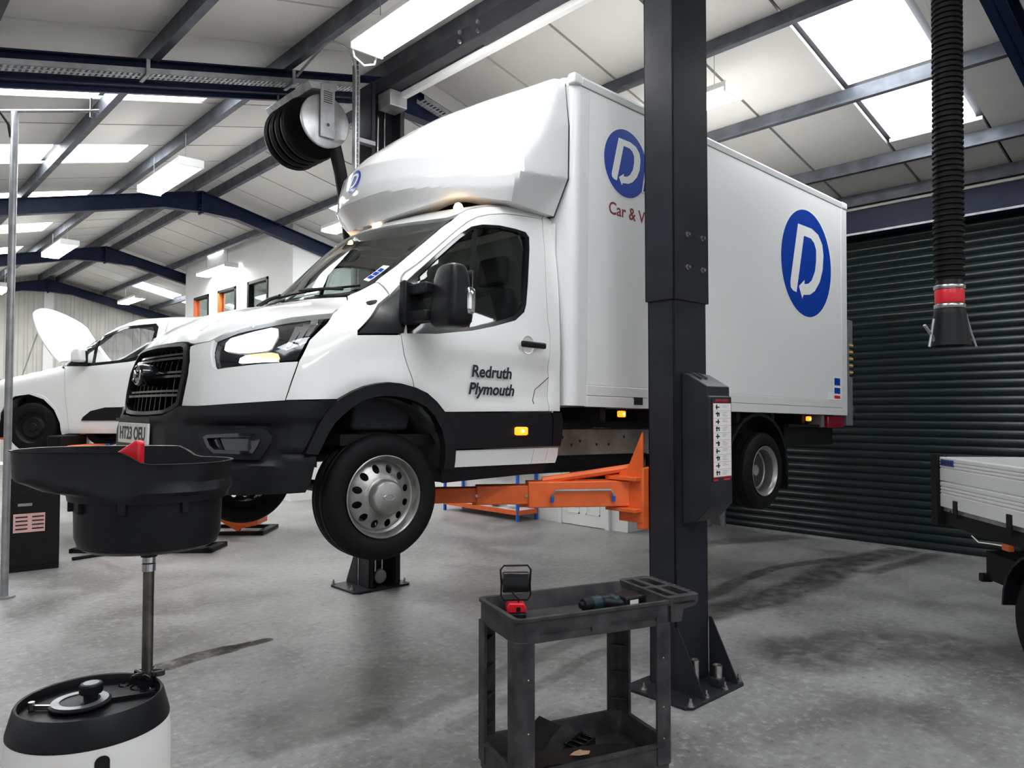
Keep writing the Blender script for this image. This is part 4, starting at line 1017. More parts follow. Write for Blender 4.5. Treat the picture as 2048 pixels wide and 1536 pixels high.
# --- wheels
def disc_f(dep):
    def f(x, y, z):
        r = np.sqrt(x * x + z * z); return dep(r) - y
    return f
def make_wheel(kind):
    e = thing('wheel', None, None)
    w2 = .0975
    prof = [(.222, -w2 + .012), (.235, -w2 + .004), (.28, -w2 - .008), (.315, -w2 + .004), (.335, -w2 + .016), (.343, -w2 + .032), (.343, -.062), (.336, -.058), (.336, -.050), (.344, -.046), (.345, -.020), (.337, -.016), (.337, -.008), (.345, -.004)]
    prof = prof + [(r, -h) for r, h in reversed(prof)]
    Mb().lathe(prof, 72, (0, 0, 0), 'y').build('tyre', 'rubber', e, smooth=50)
    if kind == 'front':
        lip = [(.222, -.090), (.224, -.098), (.219, -.100), (.214, -.094), (.207, -.082), (.200, -.050), (.187, -.040)]
        dep = lambda r: np.interp(r, [0, .080, .11, .125, .145, .165, .188], [-.088, -.088, -.088, -.078, -.066, -.058, -.040])
        hr, hn, ro, ri = .152, 12, .188, .10
    else:
        lip = [(.222, -.090), (.224, -.098), (.219, -.100), (.214, -.094), (.205, -.078), (.190, -.070), (.186, .02)]
        dep = lambda r: np.interp(r, [0, .1, .14, .16, .186], [.06, .06, .055, .034, .008])
        hr, hn, ro, ri = .150, 10, .186, .07
    Mb().lathe(lip, 60, (0, 0, 0), 'y').build('wheel_rim', 'steel', e, smooth=40)
    Mb().lathe([(.19, -.045), (.187, .085), (.222, .095), (.224, .09)], 48, (0, 0, 0), 'y').build('rim_barrel', 'chassis', e, smooth=40)
    circ = lambda r, n: [(r * math.cos(2 * PI * k / n), r * math.sin(2 * PI * k / n)) for k in range(n)]
    holes = []
    for k in range(hn):
        t = 2 * PI * (k + .5) / hn; c, s_ = math.cos(t), math.sin(t)
        holes.append([(hr * c + a * c * .024 - b_ * s_ * .020, hr * s_ + a * s_ * .024 + b_ * c * .020) for a, b_ in circ(1, 12)])
    panel('wheel_disc', disc_f(dep), 'S', circ(ro, 48), 'steel', e, holes=holes + ([circ(ri, 32)]), thick=.004, gap=0, step=.02)
    if kind == 'front':
        hc = Mb().lathe([(.0, -.150), (.060, -.149), (.082, -.142), (.092, -.128), (.095, -.092), (.104, -.088), (.108, -.080), (.10, -.075)], 40, (0, 0, 0), 'y').build('hub_cap', 'steel', e)
        Mb().lathe([(.016, -.152), (.020, -.1525), (.022, -.150)], 28, (0, 0, 0), 'y', 1.7, .75).build('hub_badge', 'steel', hc)
    else:
        Mb().lathe([(.0, -.01), (.045, -.01), (.052, .0), (.055, .06), (.09, .062)], 32, (0, 0, 0), 'y').build('hub_cap', 'dirty_steel', e)
        for k in range(6):
            t = 2 * PI * k / 6; Mb().cyl((.075 * math.cos(t), .03, .075 * math.sin(t)), (.075 * math.cos(t), .06, .075 * math.sin(t)), .011, 6).build('wheel_nut', 'bolt', e)
    Mb().cyl((0, .0, 0), (0, .085, 0), .15, 32).build('brake_drum', 'dark_joint', e)
    return e
def place(e, loc, rz, par=truck):
    e.parent = par; e.location = loc; e.rotation_euler = (0, 0, rz)
wf = make_wheel('front'); place(wf, (0, -.885, .345), R(-4))
wf2 = copy_tree(wf); place(wf2, (0, .885, .345), R(176))
wr = make_wheel('rear'); place(wr, (3.954, -.955, .345), 0)
wr2 = copy_tree(wr); place(wr2, (3.954, .955, .345), R(180))
for s in (-1, 1):
    Mb().lathe([(.20, -.09), (.28, -.10), (.335, -.08), (.345, -.05), (.345, .05), (.335, .08), (.28, .10), (.20, .09)], 48, (3.954, s * .72, .345), 'y').build('inner_tyre', 'rubber', truck)
# ------------------------------------------------------------------ two-post lift
lift = thing('two_post_lift', 'dark grey two-post vehicle lift with orange arms holding up the truck', 'vehicle lift', (0, 0, 0))
def anchor(x, y, par, z=.02):
    Mb().cyl((x, y, z), (x, y, z + .008), .022, 16).cyl((x, y, z + .008), (x, y, z + .024), .014, 6).cyl((x, y, z + .024), (x, y, z + .045), .008, 10).build('anchor_bolt', 'bolt', par)
def post(yc, s):
    """yc: outer face, s: direction towards the truck"""
    Y = lambda d: yc + s * d
    mm = lambda a, b_: (min(a, b_), max(a, b_))
    pl = Mb().prism([(3.74, Y(-.22)), (4.30, Y(-.22)), (4.33, Y(-.19)), (4.33, Y(.24)), (4.30, Y(.27)), (3.74, Y(.27)), (3.70, Y(.23)), (3.70, Y(-.19))], 0, .02, 'z').build('base_plate', 'lift_grey', lift, bevel=.003)
    def chan(xa, xb, d0, d1, z0, z1, t=.012, lip=.05):
        mb = Mb()
        ya, yb = mm(Y(d0), Y(d0 + t)); mb.box(xa, xb, ya, yb, z0, z1)
        ya, yb = mm(Y(d0), Y(d1)); mb.box(xa, xa + t, ya, yb, z0, z1); mb.box(xb - t, xb, ya, yb, z0, z1)
        ya, yb = mm(Y(d1 - t), Y(d1)); mb.box(xa, xa + lip, ya, yb, z0, z1); mb.box(xb - lip, xb, ya, yb, z0, z1)
        return mb
    po = chan(3.89, 4.25, 0, .20, .02, 2.50).build('lower_post', 'lift_grey', lift, bevel=.004)
    chan(3.876, 4.266, -.014, .21, 2.435, 4.95).build('upper_post', 'lift_grey', lift, bevel=.004)
    for x in (3.878, 4.254):
        v = [(Y(0), .02), (Y(0), .40), (Y(-.02), .40), (Y(-.20), .04), (Y(-.20), .02)]
        Mb().prism(v, x, x + .01, 'x').build('gusset', 'lift_grey', lift, smooth=0)
    for z in (2.65, 2.86):
        for x in (4.04, 4.21):
            xx = x
            ya = Y(-.014)
            Mb().cyl((xx - .02, ya, z), (xx - .02, ya - s * .006, z), .018, 16).cyl((xx - .02, ya - s * .006, z), (xx - .02, ya - s * .022, z), .012, 6).build('post_bolt', 'bolt', lift)
    for x, d in ((3.743, .135), (3.922, -.19), (4.123, -.194), (3.736, -.204), (4.308, -.18), (4.30, .2)): anchor(x, Y(d), lift)
    # rods, chain and pulley inside the channel
    for x in (4.02, 4.10):
        Mb().cyl((x, Y(.10), .05), (x, Y(.10), 4.8), .011, 10).build('lift_rod', 'chrome', lift)
    Mb().lathe([(.0, -.02), (.065, -.02), (.07, -.012), (.062, 0), (.07, .012), (.065, .02), (0, .02)], 24, (4.06, Y(.12), .10), 'y').build('pulley', 'steel', lift)
    # carriage
    za, zb = .98, 1.62
    ya, yb = mm(Y(.205), Y(.26))
    cg = Mb().box(3.84, 4.30, ya, yb, za, zb - .25).build('carriage', 'orange', lift, bevel=.005)
    for x in (3.835, 4.285):
        Mb().prism([(Y(.21), 1.02), (Y(.40), 1.02), (Y(.40), 1.34), (Y(.33), 1.36), (Y(.21), 1.60)], x, x + .018, 'x').build('carriage_plate', 'orange', cg, bevel=.003)
    for z in (1.10, 1.30):
        ya, yb = mm(Y(.22), Y(.47)); bx(3.78, 4.34, ya, yb, z - .012, z + .012).build('arm_yoke', 'orange', cg, bevel=.003)
    return po
post(2.71, 1); post(6.42, -1)
# overhead beam between the posts
bm_ = Mb().box(3.94, 4.10, 2.72, 4.75, 4.85, 5.02).build('overhead_beam', 'lift_grey', lift, bevel=.006)
Mb().box(3.955, 4.085, 4.6, 6.40, 4.865, 5.005).build('overhead_beam', 'lift_grey', lift, bevel=.006)
for yy in (4.66, 4.90):
    for z in (4.89, 4.97):
        Mb().cyl((3.94, yy, z), (3.92, yy, z), .018, 10).build('beam_bolt', 'bolt', bm_)
Mb().box(3.97, 4.17, 6.02, 6.24, 4.70, 4.86).build('hose_cover', 'galv', lift, bevel=.01)
bx(4.10, 4.16, 2.75, 6.2, 4.80, 4.86).build('cable_trunking', 'fitting', bm_, bevel=.004)
# arms
def arm(p, q, z, stages, name='lift_arm'):
    p, q = Vector((*p, z)), Vector((*q, z)); d = (q - p); L = d.length; d.normalize(); sd = Vector((-d.y, d.x, 0))
    mt = frame_mtx(p, d, sd)
    root = None
    for a, b_, w_, h in stages:
        o = Mb().box(a, b_, -w_, w_, -h, h, mt).build('arm_tube' if root else name, 'orange', root or lift, bevel=.006)
        root = root or o
    return root, mt
A, mt = arm((3.93, 3.05), (2.74, 3.90), 1.20, [(.05, .72, .075, .082), (.66, 1.05, .062, .06), (1.0, 1.46, .05, .048)])
Mb().prism([(.70, .055), (.76, .055), (.76, -.095), (.66, -.095), (.64, -.05)], -.078, -.066, 'y', mt).build('arm_end_plate', 'orange', A, bevel=.004)
Mb().prism([(1.02, .045), (1.07, .045), (1.07, -.075), (.99, -.075), (.97, -.04)], -.066, -.056, 'y', mt).build('arm_end_plate', 'orange', A, bevel=.004)
for x, z, yy in ((.735, .0, .08), (1.05, 0, .068)):
    c = [tuple(mt @ Vector((x, s_ * yy, z))) for s_ in (1, 1.12)]
    Mb().cyl(c[0], c[1], .01, 10).build('arm_screw', 'bolt', A)
# the pull rod along the camera side of the arm, its diagonal strut and the pads
def arm_pts(mt, l): return [tuple(mt @ Vector(p)) for p in l]
Mb().tube(arm_pts(mt, [(.17, .088, -.03), (.17, .098, .0), (.19, .098, .028), (.55, .098, .028), (.57, .098, .0), (.57, .088, -.03)]), .008, 8).build('pull_rod', 'galv', A)
for x in (.17, .57): Mb().tube(arm_pts(mt, [(x, .090, -.045), (x, .098, -.01)]), .012, 8).build('rod_end', 'blue_paint', A)
Mb().tube(arm_pts(mt, [(-.02, 0, .17), (.3, 0, .125), (.62, 0, .085)]), .024, 8).build('arm_strut', 'orange', A)
Mb().cyl((3.90, 3.06, 1.08), (3.90, 3.06, 1.33), .028, 14).build('pivot_pin', 'bolt', A)
def pad(x, y, par, z0=1.16, z1=1.40):
    Mb().cyl((x, y, z0), (x, y, z1 - .03), .03, 16).cyl((x, y, z1 - .03), (x, y, z1), .06, 20).build('lift_pad', 'rubber', par)
pad(2.72, 3.92, A, 1.16, 1.43)
for p, q in (((4.22, 3.05), (5.25, 3.92)), ((3.93, 6.06), (2.78, 4.92)), ((4.22, 6.06), (5.25, 4.92))):
    B, m2 = arm(p, q, 1.20, [(.05, .72, .075, .07), (.66, 1.40, .06, .055)]); pad(q[0], q[1], B, 1.16, 1.41 if q[0] < 4 else 1.36)
# control cover with the safety sheet
cc = Mb().prism([(2.708, 1.975), (2.66, 1.965), (2.535, 1.895), (2.52, 1.885), (2.52, 1.83), (2.505, 1.82), (2.505, 1.16), (2.53, 1.13), (2.60, 1.06), (2.708, 1.02)], 3.965, 4.215, 'x').build('control_cover', 'lift_grey', lift, bevel=.006, seg=3)
for x in (4.02, 4.08): Mb().prism([(2.69, 1.976), (2.66, 1.968), (2.60, 1.935), (2.60, 1.945), (2.66, 1.978)], x, x + .012, 'x').build('cover_slot', 'dark_joint', cc, smooth=0)
for x, z in ((3.985, 1.955), (4.195, 1.955), (3.985, 1.045), (4.195, 1.05)): Mb().cyl((x, 2.70, z), (x, 2.685, z - .012), .008, 8).build('cover_screw', 'bolt', cc)
sh0 = bx(3.985, 4.20, 2.5005, 2.505, 1.30, 1.815).build('safety_sheet', 'ink', cc, smooth=0)
bx(3.990, 4.197, 2.4995, 2.5005, 1.325, 1.783).build('sheet_border', 'red', sh0, smooth=0)
bx(3.994, 4.193, 2.4985, 2.4995, 1.331, 1.781).build('sheet_paper', 'paper', sh0, smooth=0)
text_mesh('sheet_title', 'SAFETY ADVICE', .021, mat('sheet_red', (.8, .03, .03), .5), sh0, frame_mtx((4.093, 2.4995, 1.799), (1, 0, 0), (0, 0, 1)), ext=.0004)
for k in range(10):
    z = 1.758 - k * .045
    if k: bx(3.996, 4.191, 2.4980, 2.4985, z + .0215, z + .0228).build('sheet_rule', 'red', sh0, smooth=0)
    ic = Mb(); random.seed(k)
    ic.box(4.024 + .008 * (k % 3), 4.036 + .008 * (k % 3), 2.4978, 2.4985, z - .014, z + .016)
    ic.box(4.018, 4.062, 2.4978, 2.4985, z - .004 + .006 * (k % 2), z + .004 + .006 * (k % 2))
    if k % 2: ic.box(4.05, 4.06, 2.4978, 2.4985, z - .012, z + .012)
    ic.build('sheet_icon', 'ink', sh0, smooth=0)
    tx = Mb()
    for j in range(2 + k % 2): tx.box(4.095, 4.095 + .06 - .012 * ((j + k) % 3), 2.4980, 2.4985, z + .010 - j * .010, z + .0125 - j * .010)
    tx.build('sheet_small_print', mat('sheet_grey', (.62, .52, .52), .6) if k == 0 else M['galv'], sh0, smooth=0)
for xa, xb, m_ in ((3.996, 4.04, 'red'), (4.11, 4.18, 'red')): bx(xa, xb, 2.4990, 2.5005, 1.306, 1.316).build('sheet_footer', m_, sh0, smooth=0)
# spare pad adaptors standing on the base plate
Mb().cyl((3.975, 2.635, .02), (3.975, 2.635, .205), .027, 20, cap=False).cyl((3.975, 2.635, .02), (3.975, 2.635, .19), .021, 20).build('pad_adaptor', 'bolt', lift)
Mb().box(4.10, 4.17, 2.54, 2.61, .02, .075).build('adaptor_socket', 'lift_grey', lift, bevel=.006)
Mb().cyl((4.135, 2.575, .075), (4.135, 2.575, .15), .03, 20, cap=False).cyl((4.135, 2.575, .075), (4.135, 2.575, .135), .024, 20).build('pad_adaptor', 'bolt', lift)

# ------------------------------------------------------------------ light fittings
def fitting(x, y, z, label):
    e = thing('light_fitting', label, 'light', (x, y, z), group='hanging twin tube light fittings')
    Mb().prism([(-.16, .0), (.16, .0), (.14, .065), (-.14, .065)], -.80, .80, 'y').build('fitting_body', 'fitting', e, bevel=.006)
    for s in (-1, 1): bx(-.155, .155, s * .80 - .012, s * .80 + .012, -.045, .06).build('end_cap', 'fitting', e, bevel=.006)
    Mb().prism([(-.15, -.002), (-.14, -.035), (-.10, -.045), (.10, -.045), (.14, -.035), (.15, -.002)], -.785, .785, 'y').build('diffuser', 'tube', e)
    for s in (-1, 1): Mb().cyl((0, s * .6, .06), (0, s * .6, zroof(x) - z - .15), .004, 6).build('hanging_chain', 'galv', e)
    return e
Mb_l = [(3.25, 4.48, 4.74), (3.25, 10.1, 4.76), (3.25, 16.2, 4.78), (3.25, 22.6, 4.78)]
for i, p in enumerate(Mb_l):
    fitting(*p, ('large lit tube light beside the overhead lift beam', 'lit tube light hanging above the open-bonnet van side of the ridge', 'lit tube light in front of the third navy portal apex', 'lit tube light partly behind the thin grey pole')[i])
for i, p in enumerate([(6.27, 4.48, 4.76), (6.27, 10.55, 4.78), (6.27, 16.3, 4.78), (6.27, 22.4, 4.78)]):
    fitting(*p, ('lit tube light seen beside the tall near lift post', 'lit tube light tucked beside the roof fairing', 'lit tube light in front of the white office wall', 'lit tube light near the far end wall on the office side')[i])
fitting(8.0, 15.9, 4.35, 'lit tube light added to brighten the white office inside')  # extra fitting, added so the office windows look bright
cb = Mb().tube([(3.12, 5.30, 4.74), (3.16, 5.33, 4.66), (3.26, 5.34, 4.62), (3.36, 5.34, 4.66), (3.38, 5.33, 4.76)], .008, 8)
tag(cb.build('light_flex', 'fitting'), 'looped white flex hanging under the large tube light', 'cable')

# ------------------------------------------------------------------ exhaust hose reel, hanging hose, conduits
re_ = thing('hose_reel', 'dark exhaust hose reel with a grey end disc slung under the navy rafter', 'hose reel', (3.42, 6.30, 4.46))
Mb().lathe([(.0, -.03), (.235, -.03), (.25, -.02), (.25, .0), (.0, .0)], 48, (0, 0, 0), 'y').build('end_disc', 'galv', re_)
Mb().lathe([(.10, .0), (.10, .62)], 32, (0, 0, 0), 'y').build('drum', 'chrome', re_)
for k, yy in enumerate((.26, .38, .50, .62)):
    Mb().lathe([(.10, yy), (.24, yy - .01), (.30, yy - .04), (.315, yy), (.30, yy + .04), (.24, yy + .01)], 48, (0, 0, 0), 'y').build('hose_coil', 'rubber', re_)
Mb().prism([(-.075, -.17), (.075, -.17), (.075, .37), (-.075, .33)], -.065, -.04, 'y').build('side_arm', 'galv', re_, bevel=.006)
for k in range(6): bx(-.045, .045, -.068, -.065, .16 + k * .02, .168 + k * .02).build('vent_slot', 'dark_joint', re_, smooth=0)
Mb().cyl((0, -.068, -.05), (0, -.075, -.05), .016, 14).build('axle_cap', 'chrome', re_)
Mb().prism([(-.16, .26), (.10, .31), (.10, .37), (-.20, .32)], -.06, .85, 'y').build('mounting_bracket', 'galv', re_, bevel=.004)
bx(-.02, .06, .66, .72, -.1, .36).build('rear_arm', 'galv', re_, bevel=.004)
for xx in (-.08, .06): Mb().cyl((xx, .82, .33), (xx, .82, .52), .012, 8).build('drop_rod', 'galv', re_)
hp = [(3.55, 6.35, 4.30), (3.63, 6.37, 4.05), (3.72, 6.42, 3.75), (3.80, 6.48, 3.45), (3.84, 6.5, 3.2)]
Mb().tube([(p[0] - 3.42, p[1] - 6.30, p[2] - 4.46) for p in hp], .062, 14).build('hose_tail', 'rubber', re_)

eh = thing('exhaust_hose', 'ribbed black exhaust hose hanging with a red collar and funnel nozzle', 'hose', (5.0, 1.49, 2.13))
def hz(i): return .40 + i * .0335
hm = Mb(); prof = []
n = 92
pts = []; rad = []
for i in range(n):
    for fr, rr in ((0, .074), (.35, .074), (.5, .086), (.85, .086)):
        z = .40 + (i + fr) * .0335; t = (z - .4) / 3
        pts.append((.045 * math.sin(t * 2.6) * t - .02 * t, .0 - .02 * t, z)); rad.append(rr)
Mb().tube(pts, rad, 20).build('hose_body', 'rubber', eh, smooth=60)
Mb().lathe([(.078, .255), (.080, .26), (.080, .335), (.078, .34)], 28).build('red_collar', 'red', eh)
for z in (.34, .225): Mb().lathe([(.082, z), (.086, z + .006), (.086, z + .02), (.082, z + .026)], 28).build('hose_clip', 'bolt', eh)
Mb().lathe([(.070, .40), (.078, .36), (.078, .22), (.085, .21), (.088, .19), (.108, .02), (.112, .0), (.104, .0), (.08, .19)], 32, (0, 0, 0), 'z', 1., 1.).build('nozzle', 'plastic', eh)
Mb().tube([(-.09, .06, .16), (-.11, .07, .06), (-.13, .075, -.01)], .008, 6).tube([(-.16, .09, .12), (-.10, .07, .06), (-.075, .06, .02)], .010, 6).build('nozzle_clamp', 'galv', eh)
Mb().tube([(.09, -.06, .2), (.12, -.08, .08), (.14, -.10, -.005)], .006, 6).build('nozzle_wire', 'galv', eh)

vc = thing('strut_conduit', 'slotted galvanised strut with a curved conduit rising beside the far lift post', 'conduit', (3.67, 6.15, 0))
Mb().box(-.03, .03, -.02, .02, 1.9, 5.02).build('strut_channel', 'galv', vc, smooth=0)
slot = Mb().box(-.010, .010, -.0225, -.02, -.02, .02).mesh('strut_slot', 0); slot.materials.append(M['dark_joint'])
for k in range(64):
    o = link('strut_slot', slot, None, vc); o.location = (0, 0, 1.9 + k * .05)
Mb().tube([(-.02, -.03, 1.6), (-.02, -.03, 4.92), (-.035, -.03, 5.04), (-.08, -.03, 5.12), (-.16, -.03, 5.155), (-.28, -.02, 5.165), (-.30, .06, 5.15), (-.30, .35, 5.10), (-.31, .6, 5.03)], .013, 10).build('conduit_pipe', 'galv', vc)

for z in (2.4, 4.3): bx(.03, .212, -.01, .06, z, z + .04).build('strut_bracket', 'galv', vc, smooth=0)

gp = thing('drop_pole', 'thin grey drop pole standing in front of the open-bonnet van', 'pole', (1.27, 8.28, 0))
Mb().cyl((0, 0, 0), (0, 0, 4.55), .033, 16).build('pole_tube', 'galv', gp)
Mb().cyl((0, 0, 0), (0, 0, .02), .09, 20).build('pole_foot', 'galv', gp)
Mb().cyl(tuple(rt * -.6 + Vector((0, 0, 4.56))), tuple(rt * .80 + Vector((0, 0, 4.56))), .016, 10).build('cross_bar', 'galv', gp)
Mb().cyl(tuple(rt * .72 + Vector((0, 0, 4.50))), tuple(rt * .72 + Vector((0, 0, 4.68))), .012, 8).build('bar_hanger', 'galv', gp)
Mb().tube([(-.03, 0, 4.30), (-.05, 0, 4.42), (-.12, 0, 4.52), (-.3, 0, 4.55)], .012, 8).build('pole_cable', 'rubber', gp)
# ------------------------------------------------------------------ service trolley (local x along its length, y away)
TR = thing('service_trolley', 'worn dark plastic service trolley with two shelves in front of the lift post', 'trolley', (2.13, 2.27, 0), math.atan2(-.312, .95))
LX, LY = .78, .42
def rrect(x0, x1, y0, y1, r, n=5):
    p = []
    for cx, cy, a in ((x1 - r, y1 - r, 0), (x0 + r, y1 - r, 90), (x0 + r, y0 + r, 180), (x1 - r, y0 + r, 270)):
        for k in range(n + 1): t = R(a + 90 * k / n); p.append((cx + r * math.cos(t), cy + r * math.sin(t)))
    return p
def tray(z0, z1, zf, name, t=.014):
    """open tray: outer wall, rim, inner wall, floor"""
    o = rrect(0, LX, 0, LY, .035); rim = rrect(-.008, LX + .008, -.008, LY + .008, .04); i_ = rrect(t, LX - t, t, LY - t, .03); fl = rrect(t + .02, LX - t - .02, t + .02, LY - t - .02, .03)
    n = len(o); rings = [(o, z0), (o, z1 - .015), (rim, z1 - .012), (rim, z1), (i_, z1), (fl, zf)]
    v = [(p[0], p[1], z) for ring, z in rings for p in ring]; f = []
    for k in range(len(rings) - 1):
        for j in range(n): f.append((k * n + j, k * n + (j + 1) % n, (k + 1) * n + (j + 1) % n, (k + 1) * n + j))
    f.append(tuple(range((len(rings) - 1) * n, len(rings) * n))); f.append(tuple(range(n - 1, -1, -1)))
    return Mb().add(v, f).build(name, 'trolley', TR, smooth=40)
top = tray(.765, .872, .792, 'top_tray')
low = tray(.11, .235, .135, 'bottom_tray')
for ya in (-.004,):
    for xa, xb in ((.11, .36), (.46, .70)):
        Mb().box(xa, xb, ya - .003, 0, .805, .808).box(xb - .003, xb, ya - .003, 0, .785, .808).build('tray_ridge', 'trolley', top, smooth=0)
for i, (x, y) in enumerate(((0, 0), (LX, 0), (0, LY), (LX, LY))):
    sx = 1 if x == 0 else -1; sy = 1 if y == 0 else -1
    w_ = .088; t = .016
    if y == 0 and x == 0:
        p = [(0, w_)] + [(.045 - .045 * math.cos(R(a)), .045 - .045 * math.sin(R(a))) for a in range(0, 91, 15)] + [(w_, 0), (w_, t), (.05, t), (t, .05), (t, w_)]
        poly = p
    else:
        poly = [(0, w_), (0, .02), (.02, 0), (w_, 0), (w_, t), (.03, t), (t, .03), (t, w_)]
    poly = [(x + sx * (a - .006), y + sy * (b_ - .006)) for a, b_ in poly]
    lg = Mb().prism(poly, .14, .775, 'z').build('leg', 'trolley', TR, smooth=40, bevel=.003)
    for k in range(4):
        z = .30 + k * .13
        Mb().prism([(x + sx * a, y + sy * b_) for a, b_ in ((t, .075), (t, .03), (.03, t), (.075, t))], z, z + .006, 'z').build('leg_rib', 'trolley', lg, smooth=0)
    for z in (.40, .62, .26): 
        Mb().sphere((x + sx * .05, y - sy * .007, z), .004, 6).build('leg_rivet', 'bolt', lg)
    c = (x + sx * .06, y + sy * .06)
    ca = Mb().cyl((c[0], c[1] - .014, .045), (c[0], c[1] + .014, .045), .045, 20).build('castor', 'rubber', TR)
    Mb().box(c[0] - .015, c[0] + .015, c[1] - .022, c[1] - .016, .04, .11).box(c[0] - .015, c[0] + .015, c[1] + .016, c[1] + .022, .04, .11).build('castor_fork', 'bolt', ca)
# handle end with its pockets
hd = Mb()
xa, xb = LX, LX + .17
def slab(mb, outer, holes, z0, z1):
    H = [h for h in holes]
    V = [Vector(p) for p in outer]; E = [(i, (i + 1) % len(outer)) for i in range(len(outer))]
    for h in H:
        o = len(V); V += [Vector(p) for p in h]; E += [(o + i, o + (i + 1) % len(h)) for i in range(len(h))]
    v2, e2, f2, *_ = delaunay_2d_cdt(V, E, [], 0, 1e-6)
    q = np.array([tuple(p) for p in v2]); tr_ = []
    for t in f2:
        c = q[list(t)].mean(0)[None]
        if in_poly(outer, c[:, 0], c[:, 1])[0] and not any(in_poly(h, c[:, 0], c[:, 1])[0] for h in H): tr_.append(tuple(t))
    n = len(q); v = [(p[0], p[1], z1) for p in q] + [(p[0], p[1], z0) for p in q]
    cnt = {(a, b_) for t in tr_ for a, b_ in zip(t, t[1:] + t[:1])}
    f = tr_ + [tuple(i + n for i in t[::-1]) for t in tr_] + [(a, b_, b_ + n, a + n) for a, b_ in cnt if (b_, a) not in cnt]
    return mb.add(v, f)
outer = rrect(xa - .02, xb, .0, LY, .03)
holes = [rrect(xa + .0, xa + .045, .03, .20, .008), rrect(xa + .0, xa + .045, .225, LY - .03, .008), rrect(xa + .075, xb - .035, .04, .19, .012), rrect(xa + .075, xb - .035, .22, LY - .04, .012)]
slab(hd, outer, holes, .845, .885).build('handle_frame', 'trolley', TR, bevel=.003, smooth=40)
for yy in (0, LY - .014): Mb().prism([(xa, .77), (xa, .86), (xb - .02, .86), (xb - .03, .835), (xa + .07, .825), (xa + .06, .77)], yy, yy + .014, 'y').build('handle_bracket', 'trolley', TR, smooth=0)
for k in range(9): 
    Mb().cyl((xb - .012, .06 + k * .037, .868), (xb - .012, .078 + k * .037, .868), .021, 10).build('handle_grip', 'trolley', TR)

# work lamp on a battery, on the trolley
def tw(x, y, z): return tuple(TR.matrix_basis @ Vector((x, y, z)))
TRM = Matrix.Translation((2.13, 2.27, 0)) @ Matrix.Rotation(math.atan2(-.312, .95), 4, 'Z')
def on_trolley(x, y, z): return tuple(TRM @ Vector((x, y, z)))
wl = thing('work_lamp', 'small black flood lamp on a red battery base on the trolley', 'work lamp', on_trolley(.135, .30, .794), R(-38))
Mb().box(-.045, .045, -.04, .04, 0, .028).build('battery_pack', 'plastic', wl, bevel=.008)
rb = Mb().prism([(-.045, .028), (.045, .028), (.045, .052), (.034, .072), (-.034, .072), (-.045, .052)], -.04, .04, 'y').build('battery_adaptor', 'red', wl, bevel=.006)
bx(.0, .018, -.0425, -.04, .035, .055).build('power_switch', 'plastic', rb)
Mb().box(-.062, .062, -.018, .018, .115, .205).build('lamp_body', 'plastic_gloss', wl, bevel=.006)
bx(-.055, .055, -.0205, -.018, .120, .190).build('lamp_glass', 'plastic_gloss', wl)
Mb().tube([(-.066, 0, .16), (-.068, 0, .10), (-.055, 0, .078), (.055, 0, .078), (.068, 0, .10), (.066, 0, .16)], .004, 8).build('lamp_stand', 'plastic', wl)
Mb().tube([(-.066, 0, .155), (-.07, 0, .215), (-.055, 0, .235), (.055, 0, .235), (.07, 0, .215), (.066, 0, .155)], .0045, 8).build('carry_handle', 'plastic', wl)
Mb().tube([(-.02, -.02, .12), (-.005, -.035, .105), (.015, -.03, .085), (.01, -.01, .07)], .003, 6).build('lamp_lead', 'rubber', wl)
# impact driver lying on the trolley
dr = thing('impact_driver', 'dark cordless impact driver lying on the trolley top', 'power tool', on_trolley(.60, .22, .794), R(-12))
Mb().lathe([(.0, -.165), (.014, -.163), (.016, -.15), (.028, -.145), (.033, -.12), (.034, -.04), (.030, .0), (.028, .02), (.0, .022)], 24, (0, .03, .036), 'x').build('motor_housing', 'plastic', dr)
Mb().lathe([(.0335, -.10), (.0345, -.09), (.0345, -.055), (.0335, -.05)], 24, (0, .03, .036), 'x').build('housing_band', 'makita', dr)
Mb().tube([(-.03, .02, .036), (.0, -.01, .034), (.04, -.04, .034), (.06, -.05, .034)], [.026, .022, .020, .024], 12).build('grip', 'plastic', dr)
bp = Mb().box(.03, .15, -.075, .03, .002, .07).build('battery', 'plastic', dr, bevel=.01)
bx(.05, .10, -.0765, -.075, .02, .055).build('battery_label', 'plate_white', bp)
for k in range(4): bx(.108 + k * .009, .112 + k * .009, -.0765, -.075, .015, .058).build('battery_rib', 'plastic_gloss', bp, smooth=0)
bx(-.0, .05, -.03, .05, .01, .066).build('driver_foot', 'makita', dr, bevel=.012)
# scrap in the bottom tray
def bent(name, pts, w_, label, cat, m='canvas', th=.004, loc=(0, 0, 0), rz=0., par=None):
    n = len(pts); v = []
    for (x, z) in pts:
        for yy in (-w_ / 2, w_ / 2): v.append((x, yy, z))
    for (x, z) in pts:
        for yy in (-w_ / 2, w_ / 2): v.append((x, yy, z - th))
    f = []
    for i in range(n - 1):
        a = 2 * i; f += [(a, a + 2, a + 3, a + 1), (2 * n + a, 2 * n + a + 1, 2 * n + a + 3, 2 * n + a + 2), (a, 2 * n + a, 2 * n + a + 2, a + 2), (a + 1, a + 3, 2 * n + a + 3, 2 * n + a + 1)]
    f += [(0, 1, 2 * n + 1, 2 * n), (2 * n - 2, 4 * n - 2, 4 * n - 1, 2 * n - 1)]
    o = Mb().add(v, f).build(name, m, smooth=30)
    o.location = loc; o.rotation_euler = (0, 0, rz)
    return tag(o, label, cat) if label else o
base = math.atan2(-.312, .95)
